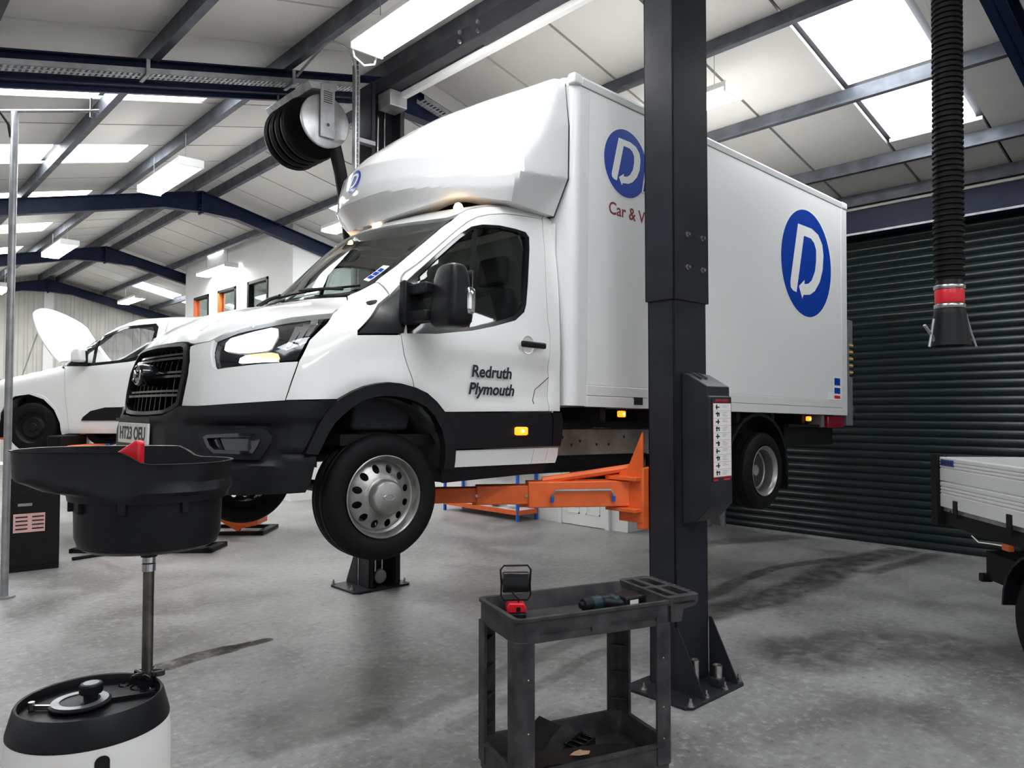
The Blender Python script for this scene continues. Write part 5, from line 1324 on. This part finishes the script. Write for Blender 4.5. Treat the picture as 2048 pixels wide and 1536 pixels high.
bent('plastic_sheet', [(-.17, .01), (-.09, .02), (-.05, .05), (.02, .11), (.08, .14)], .15, 'bent black plastic offcut leaning in the bottom tray', 'plastic offcut', loc=on_trolley(.24, .29, .150), rz=base + R(15))
g2 = bent('plastic_guard', [(-.27, .045), (-.22, .06), (-.05, .052), (.15, .046), (.24, .03), (.25, .0)], .14, 'long black plastic guard with a torn brown patch in the bottom tray', 'plastic guard', loc=on_trolley(.40, .12, .153), rz=base + R(-6))
Mb().add([(-.09, -.02, .064), (-.05, -.035, .063), (.0, -.03, .061), (.02, .0, .060), (-.01, .012, .060), (-.02, .025, .061), (-.06, .005, .063)], [(0, 1, 2, 3, 4, 5, 6)]).build('torn_patch', 'wood', g2, smooth=0)
cl = thing('plastic_clip_frame', 'black ladder-shaped plastic clip frame lying in the bottom tray', 'clip frame', on_trolley(.47, .30, .142), base + R(28))
Mb().box(-.08, .08, -.04, -.03, .02, .032).box(-.08, .08, .03, .04, .03, .042).build('clip_rail', 'plastic_gloss', cl, bevel=.003)
for k in range(4): bx(-.07 + k * .045, -.058 + k * .045, -.04, .04, .022, .034).build('clip_rung', 'plastic_gloss', cl, bevel=.002)
bx(-.08, .08, -.04, .04, 0, .02).build('clip_base', 'plastic', cl)

# ------------------------------------------------------------------ oil drainer
OD = thing('oil_drainer', 'mobile oil drainer with a black bowl on a steel pole over a white tank', 'oil drainer', (.672, 2.772, 0), PSI - R(90))
# local x = camera right, y = away
cpx = .105; cpy = .165      # pole position
cpx, cpy = .102, .169
Mb().lathe([(.0, .10), (.20, .10), (.235, .14), (.242, .20), (.242, .66), (.236, .715), (.0, .715)], 64).build('tank', 'translucent', OD)
col_ = Mb().lathe([(.234, .712), (.238, .716), (.238, .724), (.219, .795), (.214, .802), (.207, .800), (.203, .785), (.203, .772), (.0, .772)], 64).build('tank_top', 'plastic', OD)
Mb().lathe([(.0, .774), (.085, .774), (.092, .782), (.092, .786), (.085, .79), (.0, .79)], 40, (-.03, -.01, 0)).build('filler_plate', 'plastic', col_)
Mb().lathe([(.060, .7905), (.084, .7905), (.084, .7925), (.060, .7925)], 40, (-.03, -.01, 0)).build('plate_scale', 'galv', col_)
kn = Mb().lathe([(.0, .79), (.022, .79), (.022, .81), (.034, .812), (.036, .818), (.036, .838), (.032, .843), (.0, .843)], 12, (.0, .0, 0)).build('filler_cap', 'plastic', OD)
Mb().lathe([(.0, .8435), (.024, .8435), (.024, .8445), (0, .8445)], 24).build('cap_top', 'galv', kn)
Mb().box(-.16, -.10, -.055, -.045, .775, .79).cyl((-.165, -.05, .775), (-.165, -.05, .80), .010, 8).build('latch', 'bolt', col_)
for x, y, r in ((.08, .15, .020), (.14, .13, .012), (.11, -.13, .024), (.16, -.09, .012), (.02, .17, .012)):
    Mb().lathe([(r, .772), (r + .005, .776), (r + .006, .772)], 20, (x, y, 0)).build('tool_hole', 'plastic_gloss', col_)
    Mb().cyl((x, y, .770), (x, y, .7735), r, 20).build('tool_hole', 'dark_joint', col_)
Mb().box(-.19, .12, -.004, .004, .772, .786, Matrix.Rotation(R(205), 4, 'Z')).build('top_rib', 'plastic', col_, smooth=0)
sl_ = Mb()
for k in range(9):
    pass
# sight gauge and red roundel on the front of the tank
def on_tank(ang, z, r=.2425): return (r * math.sin(ang), -r * math.cos(ang), z)
def wrap(poly, ang0, z0, r, name, m, par):
    tri, _, tf, *_ = delaunay_2d_cdt([Vector(p) for p in poly], [(i, (i + 1) % len(poly)) for i in range(len(poly))], [], 1, 1e-6)
    me = bpy.data.meshes.new(name); me.from_pydata([on_tank(ang0 + p[0] / r, z0 + p[1], r) for p in tri], [], [tuple(f) for f in tf]); return link(name, me, m, par)
wrap(rrect(-.021, .021, -.26, .05, .02, 6), R(37), .645, .2435, 'sight_gauge', 'plastic', OD)
for k in range(4): wrap([(-.007, 0), (.009, 0), (.009, .002), (-.007, .002)], R(37), .64 - k * .03, .2445, 'gauge_mark', 'paper', OD)
wrap([(.055 * math.cos(2 * PI * k / 32), .055 * math.sin(2 * PI * k / 32)) for k in range(32)], R(9), .625, .2435, 'tank_roundel', 'red', OD)
# pole
Mb().cyl((cpx, cpy, .77), (cpx, cpy, 1.20), .0185, 18).build('pole', mat('oily_pole', (.20, .18, .15), .3, metal=.9, noise=.5, nscale=16), OD)
Mb().cyl((cpx, cpy, 1.175), (cpx, cpy, 1.20), .023, 16).cyl((cpx, cpy, 1.205), (cpx, cpy, 1.225), .022, 16).build('pole_collar', 'chrome', OD)
Mb().cyl((cpx, cpy, 1.225), (cpx, cpy, 1.29), .027, 18).build('pole_socket', 'plastic', OD)
st = []
for k in range(10):
    r = .062 if k % 2 == 0 else .024; t = 2 * PI * k / 10 + .3; st.append((cpx + r * math.cos(t), cpy + r * math.sin(t)))
Mb().prism(st, .80, .825, 'z').build('star_knob', 'plastic_gloss', OD, bevel=.006, seg=3)
Mb().cyl((cpx, cpy, .76), (cpx, cpy, .80), .03, 18).build('pole_seat', 'plastic', OD)
# bowl: rings from the cup up to the asymmetric rim
rings = [(0, .05, .05, 1.262), (0, .20, .19, 1.262), (0, .226, .21, 1.275), (0, .238, .22, 1.31), (0, .242, .224, 1.435), (0, .262, .236, 1.436), (0, .266, .238, 1.458), (-.03, .30, .236, 1.472), (-.085, .345, .226, 1.503), (-.088, .355, .222, 1.52), (-.09, .359, .220, 1.602), (-.09, .366, .226, 1.604), (-.09, .364, .224, 1.608), (-.09, .355, .214, 1.606), (-.085, .342, .21, 1.53), (-.03, .29, .20, 1.485), (0, .05, .05, 1.44)]
nn_ = 72; v = []; f = []
for ri, (ox, a, b_, z) in enumerate(rings):
    for i in range(nn_):
        t = 2 * PI * i / nn_; c, s_ = math.cos(t), math.sin(t)
        e = .75 if z > 1.465 else 1.
        x = ox + a * math.copysign(abs(c) ** e, c); zz = z
        if z > 1.5:
            k = min(1, max(0, (c - .15) / .25)); k = k * k * (3 - 2 * k); zz = z - .04 * k * (z - 1.5) / .105
        v.append((cpx + x, cpy + b_ * math.copysign(abs(s_) ** e, s_), zz))
for k in range(len(rings) - 1):
    for i in range(nn_): f.append((k * nn_ + i, k * nn_ + (i + 1) % nn_, (k + 1) * nn_ + (i + 1) % nn_, (k + 1) * nn_ + i))
f.append(tuple(range(nn_ - 1, -1, -1))); f.append(tuple(range((len(rings) - 1) * nn_, len(rings) * nn_)))
bw_ = Mb().add(v, f).build('drain_bowl', 'plastic', OD, smooth=40)
for t in (R(-150), R(-125), R(-85), R(-40)):
    x, y = cpx + .247 * math.cos(t), cpy + .228 * math.sin(t)
    bx(-.012, .012, -.01, .01, 1.40, 1.46, Matrix.Translation((x, y, 0)) @ Matrix.Rotation(t + R(90), 4, 'Z')).build('bowl_clip', 'plastic', bw_, bevel=.003)
rf = Mb().prism([(-.075, 1.565), (.045, 1.645), (.062, 1.638), (.060, 1.545), (.0, 1.535)], -.16, -.12, 'y').build('red_funnel', 'red', OD, bevel=.01, loc=(cpx - .02, cpy, 0))
Mb().tube([(-.30, .08, .16), (-.325, .02, .3), (-.33, -.02, .62), (-.345, -.03, .72), (-.37, -.03, .76)], .018, 10).build('push_handle', 'plastic_gloss', OD)
for k in range(4):
    t = R(45 + 90 * k); x, y = .2 * math.cos(t), .2 * math.sin(t)
    Mb().cyl((x, y - .014, .04), (x, y + .014, .04), .04, 16).box(x - .012, x + .012, y - .02, y + .02, .05, .115).build('castor', 'rubber', OD)
# ------------------------------------------------------------------ white van with its bonnet up (local x rearwards, y away from the camera side)
VW = .90
VPROF = np.array([(-.86, 1.42), (-.90, 1.60), (-.90, 1.85), (-.84, 2.03), (-.62, 2.15), (-.327, 2.215), (-.051, 2.279), (.208, 2.345), (.408, 2.506), (.757, 2.735), (1.015, 2.868), (1.236, 2.938), (1.664, 2.965), (2.4, 2.985), (3.3, 2.965), (3.46, 2.90), (3.52, 2.2), (3.52, 1.42)])
def van_f(x, y, z):
    y = np.abs(y)
    bow = .10 * y * y + .15 * y ** 4
    bow = bow * np.clip((1.3 - x) / 1.0, 0, 1)
    g1 = psdf(x - bow, z + .06 * y * y, VPROF)
    hz_ = np.clip(z - 2.25, 0, 2)
    w_ = VW - .10 * hz_ - .10 * hz_ * hz_ - .12 * np.clip((-.35 - x) / .6, 0, 1.5) ** 2
    return smax(g1, (y - w_) * .97, .12)
fh = Vector((math.cos(PSI), math.sin(PSI), 0))
vloc = rt * -6.06 + fh * (9.4 + VW)
van = thing('small_van', 'small white panel van with its bonnet propped open on the scissor lift', 'van', (vloc.x, vloc.y, 0), PSI - R(90))
VARCH = [(.374, 1.422), (.353, 1.57), (.276, 1.736), (.143, 1.866), (-.043, 1.931), (-.228, 1.903), (-.319, 1.829), (-.40, 1.70), (-.43, 1.50), (-.43, 1.42)]
VWIN = [(.254, 2.32), (.41, 2.441), (.777, 2.664), (1.109, 2.804), (1.498, 2.841), (1.54, 2.795), (1.504, 2.46), (1.431, 2.385), (1.191, 2.339), (.691, 2.283), (.32, 2.285)]
VGL = [(.578, 2.395), (.778, 2.608), (1.109, 2.767), (1.462, 2.795), (1.491, 2.739), (1.448, 2.478), (1.19, 2.376), (.764, 2.329), (.616, 2.32)]
gapF = [(.40, 2.27), (.395, 2.246), (.40, 1.977), (.466, 1.459)]
for s in (False, True):
    panel('front_wing', van_f, 'S', [(.466, 1.432), (.466, 1.459), (.40, 1.977), (.395, 2.246), (.33, 2.275), (.20, 2.33), (-.051, 2.262), (-.327, 2.20), (-.60, 2.13), (-.72, 2.0), (-.74, 1.70)] + [(-.70, 1.45)] + VARCH[::-1], 'white_paint', van, mirror=s, thick=.02, gap=.002)
    d = panel('door', van_f, 'S', [(.466, 1.432), (1.55, 1.432), (1.56, 2.0), (1.58, 2.45), (1.625, 2.70), (1.66, 2.86), (1.45, 2.885), (1.22, 2.87), (.98, 2.80), (.62, 2.60), (.30, 2.36), (.395, 2.246), (.40, 1.977), (.466, 1.459)], 'white_paint', van, mirror=s, thick=.02, gap=.003, holes=[[(a + (1.0 - a) * .0, b_) for a, b_ in VWIN[1:]] + [(.385, 2.30)]])
    panel('window_seal', van_f, 'S', VWIN, 'plastic_gloss', d, mirror=s, off=-.003, thick=.01, gap=0, holes=[VGL])
    panel('window_glass', van_f, 'S', VGL, 'clear', d, mirror=s, off=-.008, thick=0, gap=0)
    panel('window_bar', van_f, 'S', [(.76, 2.60), (.79, 2.62), (.765, 2.325), (.735, 2.325)], 'plastic_gloss', d, mirror=s, off=-.004, thick=.02, gap=0)
    panel('roof_rail', van_f, 'S', [(.20, 2.33), (.30, 2.36), (.62, 2.60), (.98, 2.80), (1.22, 2.87), (1.45, 2.885), (1.66, 2.86), (3.4, 2.86), (3.4, 2.915), (2.4, 2.93), (1.66, 2.918), (1.24, 2.895), (1.02, 2.835), (.75, 2.705), (.40, 2.475)], 'white_paint', van, mirror=s, thick=.02, gap=.001)
    panel('rear_side', van_f, 'S', [(1.55, 1.432), (2.38, 1.432), (2.42, 1.70), (2.58, 1.88), (2.78, 1.93), (2.98, 1.88), (3.14, 1.70), (3.18, 1.432), (3.46, 1.45), (3.46, 2.86), (1.66, 2.86), (1.625, 2.70), (1.58, 2.45), (1.56, 2.0)], 'white_paint', van, mirror=s, thick=.02, gap=.003)
    panel('panel_recess', van_f, 'S', [(1.84, 2.36), (2.6, 2.36), (2.6, 2.74), (1.90, 2.74)], 'alu_white', van, mirror=s, off=.004, thick=.006, gap=0)
    panel('side_moulding', van_f, 'S', [(.621, 1.598), (.648, 1.644), (.739, 1.718), (.923, 1.764), (1.52, 1.775), (1.52, 1.60)], 'plastic', d, mirror=s, off=.012, thick=.02, gap=0)
    panel('arch_trim', van_f, 'S', VARCH + [(-.46, 1.42), (-.46, 1.50), (-.43, 1.71), (-.34, 1.85), (-.24, 1.93), (-.043, 1.965), (.16, 1.895), (.30, 1.755), (.385, 1.58), (.405, 1.422)], 'white_paint', van, mirror=s, off=.006, thick=.02, gap=0)
    y_ = (.92 if s else -.92)
    bx(1.30, 1.42, y_ - .02, y_ + .02, 2.165, 2.195).build('door_handle', 'plastic', van, bevel=.008)
    mi_ = Mb().prism([(.555, 2.33), (.55, 2.45), (.60, 2.52), (.68, 2.51), (.69, 2.33)], y_ * 1.05 - .09, y_ * 1.05 + .09, 'y').build('door_mirror', 'white_paint', van, bevel=.03, seg=3)
    Mb().prism([(.60, 2.30), (.69, 2.30), (.69, 2.48), (.63, 2.48)], y_ * 1.0 - .03, y_ * 1.0 + .03, 'y').build('mirror_stem', 'plastic', mi_, bevel=.01)
    w0 = thing('wheel', None, None); w0.parent = van; w0.location = (0, y_ * .90, 1.51)
    for nm, pr, m_ in (('tyre', [(.20, -.09), (.26, -.10), (.30, -.085), (.315, -.06), (.315, .06), (.30, .085), (.20, .09)], 'rubber'), ('steel_wheel', [(.0, -.065), (.05, -.068), (.06, -.06), (.12, -.07), (.15, -.05), (.175, -.055), (.19, -.08), (.205, -.09)], 'chassis')):
        Mb().lathe(pr if not s else [(r, -h) for r, h in pr], 40, (0, 0, 0), 'y').build(nm, m_, w0)
    w1 = copy_tree(w0, van); w1.location = (2.785, y_ * .90, 1.51)
    li = Mb(); n = 16
    v = [(-.03 + .40 * math.cos(R(-20) + R(220) * i / n), yy, 1.52 + .40 * math.sin(R(-20) + R(220) * i / n)) for yy in (y_ * .97, y_ * .5) for i in range(n + 1)]
    li.add(v, [(i, i + 1, n + 2 + i, n + 1 + i) for i in range(n)]).build('arch_liner', 'chassis', van)
panel('windscreen', van_f, 'T', [(0, .89 * .20 + .456 * 2.36), (-.62, .89 * .26 + .456 * 2.38), (-.66, .89 * .9 + .456 * 2.72), (-.60, .89 * 1.02 + .456 * 2.82), (0, .89 * .98 + .456 * 2.84), (.60, .89 * 1.02 + .456 * 2.82), (.66, .89 * .9 + .456 * 2.72), (.62, .89 * .26 + .456 * 2.38)], 'clear', van, thick=0, gap=0, step=.1, off=-.005)
panel('van_roof', van_f, 'Z', [(1.0, -.60), (1.25, -.68), (3.4, -.70), (3.4, .70), (1.25, .68), (1.0, .60)], 'white_paint', van, thick=.02, gap=0, step=.1)
bx(3.40, 3.50, -.78, .78, 1.45, 2.88).build('rear_doors', 'white_paint', van, bevel=.03)
bx(-.84, -.70, -.74, .74, 1.45, 2.0).build('front_bumper', 'plastic', van, bevel=.05)
bx(-.70, .20, -.66, .66, 1.75, 2.13).build('engine', 'chassis', van, bevel=.03)
bx(.1, 3.45, -.8, .8, 1.43, 1.52).build('van_floor', 'chassis', van)
Mb().prism([(.2, 1.6), (.22, 2.18), (.45, 2.24), (.62, 2.18), (.6, 1.6)], -.75, .75, 'y').build('dashboard', 'seat', van, bevel=.03)
for yc in (-.38, .38):
    Mb().prism([(1.12, 1.6), (1.20, 2.30), (1.32, 2.30), (1.36, 1.6)], yc - .22, yc + .22, 'y').build('seat_back', 'seat', van, bevel=.05)
    Mb().prism([(1.22, 2.32), (1.24, 2.52), (1.32, 2.52), (1.32, 2.32)], yc - .12, yc + .12, 'y').build('headrest', 'seat', van, bevel=.03)
# propped bonnet: curved sheet from the hinge line
nu_, nv_ = 16, 10; v = []
for j in range(nv_ + 1):
    t = j / nv_
    for i in range(nu_ + 1):
        s_ = -1 + 2 * i / nu_; yy = s_ * (.70 - .10 * t * t)
        x0 = .20 - .10 * (1 - s_ * s_) ; 
        L = .70 + .17 * (1 - s_ * s_) ** .7
        bend = .05 * math.sin(PI * t)
        v.append((x0 - L * t * .56 - bend, yy, 2.345 + L * t * .84 + bend * .4 + .05 * (1 - s_ * s_)))
f = [(j * (nu_ + 1) + i, j * (nu_ + 1) + i + 1, (j + 1) * (nu_ + 1) + i + 1, (j + 1) * (nu_ + 1) + i) for j in range(nv_) for i in range(nu_)]
bo = Mb().add(v, f).build('open_bonnet', 'white_paint', van, smooth=60)
m_ = bo.modifiers.new('thickness', 'SOLIDIFY'); m_.thickness = .03; m_.offset = 0
Mb().cyl((-.28, -.68, 2.18), (-.14, -.62, 2.72), .008, 8).build('bonnet_stay', 'galv', van)

# ------------------------------------------------------------------ scissor lift under the van (same axes)
sl0 = rt * -6.06 + fh * 9.4
SLF = thing('scissor_lift', 'low black and orange scissor lift carrying the small van', 'vehicle lift', (sl0.x, sl0.y, 0), PSI - R(90))
for (xa, xb, ya, yb) in ((.70, 2.42, -.35, .18), (.95, 2.62, .92, 1.62)):
    bf = Mb().box(xa, xb, ya, ya + .07, 0, .05).box(xa, xb, yb - .07, yb, 0, .05).box(xa, xa + .07, ya, yb, 0, .05).box(xb - .10, xb, ya, yb, 0, .05).build('base_frame', 'chassis', SLF, bevel=.004)
    ym = (ya + yb) / 2
    for k, (p, q) in enumerate((((xb - .35, .07), (xa - .5, 1.10)), ((xa + .1, .07), (xb - .1, 1.10)))):
        for yy in ((ya + .12, ya + .17), (yb - .17, yb - .12)):
            d_ = Vector((q[0] - p[0], 0, q[1] - p[1])).normalized(); nrm = Vector((-d_.z, 0, d_.x)) * .05
            Mb().prism([(p[0] + nrm.x, p[1] + nrm.z), (q[0] + nrm.x, q[1] + nrm.z), (q[0] - nrm.x, q[1] - nrm.z), (p[0] - nrm.x, max(.055, p[1] - nrm.z))], yy[0], yy[1], 'y').build('scissor_arm', 'orange', SLF, bevel=.004)
    Mb().prism([(xb - .40, .06), (xb - .12, .12), (xb - .12, .19), (xb - .30, .17), (xb - .55, .32), (xb - .60, .26)], ya + .14, yb - .14, 'y').build('arm_link', 'orange', SLF, bevel=.004)
    pf = Mb().box(xa - .6, xb - .1, ya - .0, yb, 1.10, 1.18).build('platform', 'chassis', SLF, bevel=.006)
    Mb().box(xa - .05, xa + .18, ya, yb, 1.18, 1.30).build('platform_pad', 'orange', pf, bevel=.01)
    for k in range(3): Mb().cyl((xa + .24 + k * .07, ym, 1.18), (xa + .24 + k * .07, ym, 1.28 + .03 * (k % 2)), .022, 12).build('pad_post', 'blue_paint', pf)
    bx(xb - .5, xb - .3, ya, yb, 1.18, 1.42).build('sill_block', 'rubber', pf, bevel=.02)
    bx(xa - .3, xa - .1, ya, yb, 1.18, 1.42).build('sill_block', 'rubber', pf, bevel=.02)
# hose from the cabinet to the lift
hpts = [Vector((-5.06, 8.62, .02)), Vector((-4.9, 8.85, .015)), Vector((-4.6, 9.0, .015)), Vector((-4.55, 9.08, .02))]
tag(Mb().tube([tuple(rt * p.x + fh * p.y + Vector((0, 0, p.z))) for p in hpts], .02, 8).build('hydraulic_hose', 'rubber'), 'black hydraulic hose lying on the floor beside the control cabinet', 'hose')
# control cabinet
ccl = rt * -5.32 + fh * 8.28
cbt = thing('control_cabinet', 'black steel control cabinet with a sloping top below the small van', 'cabinet', (ccl.x, ccl.y, 0), PSI - R(90) + R(38))
Mb().prism([(-.24, .0), (.24, .0), (.24, .92), (.10, 1.0), (-.24, 1.0)], -.24, .24, 'x').build('cabinet_body', 'chassis', cbt, bevel=.006)
bx(-.235, .235, -.246, -.241, .06, .86).build('cabinet_door', 'chassis', cbt, bevel=.003)
nt_ = bx(-.19, .10, -.25, -.246, .42, .62).build('notice', mat('pink_notice', (.75, .42, .40), .6), cbt)
for k in range(4):
    for j in range(2): bx(-.17 + j * .15, -.06 + j * .15, -.2515, -.25, .45 + k * .042, .465 + k * .042).build('notice_print', 'ink', nt_, smooth=0)
bx(-.15, -.02, -.251, -.246, .70, .73).build('name_badge', 'galv', cbt)
bx(.243, .247, -.05, -.02, .50, .62).build('side_handle', 'galv', cbt)
bx(-.10, .10, .02, .16, 1.0, 1.04).build('cabinet_tray', 'galv', cbt, bevel=.005)

# ------------------------------------------------------------------ shelving, bin and shelf goods
RK = thing('shelf_rack', 'blue and orange boltless shelving rack against the store room wall', 'shelf rack', (7.92, 8.42, 0))
for x in (0, .40):
    for y in (0, 1.83): Mb().box(x - .02, x + .02, y - .02, y + .02, 0, 1.85).build('upright', 'blue_paint', RK, smooth=0)
for z in (.10, .92, 1.72):
    for x in (-.02, .41): bx(x - .005, x + .015, 0, 1.83, z, z + .07).build('beam', 'orange', RK, smooth=0)
    for y in (-.02, 1.84): bx(0, .40, y - .005, y + .015, z, z + .07).build('beam', 'orange', RK, smooth=0)
    bx(0, .40, 0, 1.83, z + .05, z + .065).build('shelf_board', 'alu_white', RK, smooth=0)
def good(name, mb, m, loc, label, cat, **k):
    o = mb.build(name, m, **k); o.location = loc; return tag(o, label, cat, 'goods on the blue and orange rack')
good('oil_canister', Mb().box(-.10, .10, -.16, .16, 0, .24), 'plate_white', (8.10, 8.75, .986), 'cream oil canister on the middle shelf', 'canister', bevel=.03)
good('canister_cap', Mb().cyl((0, 0, 0), (0, 0, .18), .05, 16), 'blue_paint', (8.10, 9.05, .986), 'blue tub beside the cream canister on the middle shelf', 'tub', bevel=.01)
good('part_box', Mb().box(-.12, .12, -.18, .18, 0, .16), 'paper', (8.10, 9.5, .986), 'white carton at the far end of the middle shelf', 'carton', bevel=.004)
good('plastic_bag', Mb().sphere((0, 0, .06), .12, 10, .5), 'galv', (8.08, 9.1, .168), 'grey plastic bag on the bottom shelf', 'bag')
good('part_bag', Mb().sphere((0, 0, .05), .10, 10, .45), 'paper', (8.10, 8.72, .168), 'white plastic bag on the bottom shelf', 'bag')
good('filter_box', Mb().box(-.09, .09, -.12, .12, 0, .10), 'makita', (8.12, 9.6, .168), 'dark teal box on the bottom shelf', 'box', bevel=.004)
bn = thing('steel_bin', 'small round steel bin standing by the shutter guide', 'bin', (9.70, 6.24, 0))
Mb().lathe([(.0, .0), (.11, .0), (.115, .01), (.12, .44), (.124, .45), (.116, .45), (.11, .02), (0, .02)], 32).build('bin_body', 'chrome', bn)
Mb().lathe([(.122, .36), (.126, .365), (.126, .38), (.122, .385)], 32).build('bin_band', 'galv', bn)
# benches and clutter beyond the van
bl = rt * -7.6 + fh * 11.6
wb = thing('work_bench', 'white and red workshop bench beyond the small van', 'bench', (bl.x, bl.y, 0), PSI - R(90))
Mb().box(-.9, 1.2, -.3, .3, .84, .90).build('bench_top', 'wall_white', wb, bevel=.005)
Mb().box(-.9, 1.2, -.31, -.28, 1.28, 1.40).build('red_rail', 'orange', wb, bevel=.005)
for x in (-.85, 1.15):
    for y in (-.26, .26): bx(x - .03, x + .03, y - .03, y + .03, 0, .84 if y > 0 else 1.30).build('bench_leg', 'galv', wb)
g_ = Mb().sphere((0, 0, .10), .15, 12, .7); o = g_.build('green_cloth', 'green'); q = bl + rt * .62; o.location = (q.x, q.y, .90); tag(o, 'bright green cloth heaped on the bench behind the pole', 'cloth')

# ------------------------------------------------------------------ dropside truck at the edge (local x towards the camera along its side, y into the bed)
DS = thing('dropside_truck', 'dropside truck bed with white ribbed side boards at the picture edge', 'truck', (6.61, 2.06, 0), math.atan2(-.672, -.74))
bw2 = 2.0
bx(0, 3.2, .02, bw2 - .02, .93, .97).build('bed_floor', 'galv', DS)
def board(x0, x1, z0, z1, y, axis='x'):
    h = z1 - z0; pr = []
    n = 5
    pr = [(0, z0), (-.004, z0 + .004)]
    for k in range(3):
        zz = z0 + h * (.50 + .13 * k); pr += [(-.004, zz), (.003, zz + .006), (.003, zz + .010), (-.004, zz + .016)]
    pr += [(-.004, z1 - .008), (.0, z1), (.028, z1), (.028, z0)]
    return pr
for z0, z1 in ((.965, 1.165), (1.172, 1.362)):
    Mb().prism([(y_, z_) for y_, z_ in board(0, 0, z0, z1, 0)], .0, 3.2, 'x').build('side_board', 'alu_white', DS, smooth=0)
    Mb().prism([(bw2 - y_, z_) for y_, z_ in board(0, 0, z0, z1, 0)], .0, 3.2, 'x').build('side_board', 'alu_white', DS, smooth=0)
    Mb().prism([(x_, z_) for x_, z_ in board(0, 0, z0, z1, 0)], .05, bw2 - .05, 'y').build('tail_board', 'alu_white', DS, smooth=0)
for y in (0, bw2): Mb().box(-.10, -.0, y - .03, y + .03, .82, 1.385).build('corner_post', 'chassis', DS, bevel=.006)
for x in (.24, .96, 1.7, 2.4): Mb().box(x - .03, x + .03, -.014, .0, .90, 1.035).build('board_hinge', 'chassis', DS, bevel=.003)
for x in (.02, .3): Mb().cyl((x - .08, -.032, .86 + x * .3), (x - .08, -.036, .86 + x * .3), .012, 8).build('post_bolt', 'dark_joint', DS)
lb = bx(.02, .22, -.0062, -.004, 1.295, 1.345).build('board_label', 'blue', DS, smooth=0)
for k in range(4): bx(.035 + k * .045, .065 + k * .045, -.0070, -.0062, 1.305, 1.335).build('label_print', 'ink', lb, smooth=0)
bx(0, 3.2, .02, .10, .82, .93).build('side_runner', 'chassis', DS); bx(0, 3.2, bw2 - .10, bw2 - .02, .82, .93).build('side_runner', 'chassis', DS)
for y in (.6, 1.3): bx(0, 3.2, y, y + .08, .62, .82).build('chassis_rail', 'chassis', DS)
Mb().box(.45, .90, .10, .55, .49, .70).box(.42, .47, .06, .14, .47, .53).build('tool_box', 'chassis', DS, bevel=.008)
bx(.86, .94, -.005, .03, .78, .82).build('side_lamp', mat('dull_orange_lens', (.5, .10, .02), .3), DS)
Mb().tube([(.42, .02, .80), (.55, .0, .775), (.70, .01, .79), (.85, .03, .80)], .005, 6).build('loose_wire', 'plate_white', DS)
for y in (.14, bw2 - .14):
    wv = Mb().lathe([(.20, -.10), (.27, -.11), (.33, -.085), (.35, -.055), (.35, .055), (.33, .085), (.27, .11), (.20, .10)], 44, (1.22, y, .35), 'y').build('tyre', 'rubber', DS)
    Mb().lathe([(.0, .02), (.10, .02), (.16, .0), (.19, -.06), (.215, -.10), (.20, -.10)] if y < 1 else [(.0, -.02), (.10, -.02), (.16, .0), (.19, .06), (.215, .10), (.20, .10)], 36, (1.22, y, .35), 'y').build('steel_wheel', 'steel', DS)
    v = []
    for rr in (.47, .45):
        for yy in (y - .14, y + .16):
            for i in range(13): t = R(0) + R(180) * i / 12; v.append((1.30 + rr * math.cos(t), yy, .40 + rr * math.sin(t) * .9))
    f = []
    for i in range(12): f += [(i, i + 1, 14 + i, 13 + i), (26 + i, 39 + i, 40 + i, 27 + i), (i, 26 + i, 27 + i, i + 1), (13 + i, 14 + i, 40 + i, 39 + i)]
    f += [(0, 13, 39, 26), (12, 38, 51, 25)]
    Mb().add(v, f).build('mudguard', 'plastic', DS)
Mb().cyl((1.22, .1, .35), (1.22, bw2 - .1, .35), .05, 12).build('rear_axle', 'chassis', DS)
Mb().box(3.14, 3.20, 0, bw2, .97, 1.9).build('headboard', 'galv', DS)
Mb().cyl((2.9, .3, .0), (2.9, .3, .64), .05, 14).cyl((2.9, bw2 - .3, .0), (2.9, bw2 - .3, .64), .05, 14).build('axle_stand', 'chassis', DS)
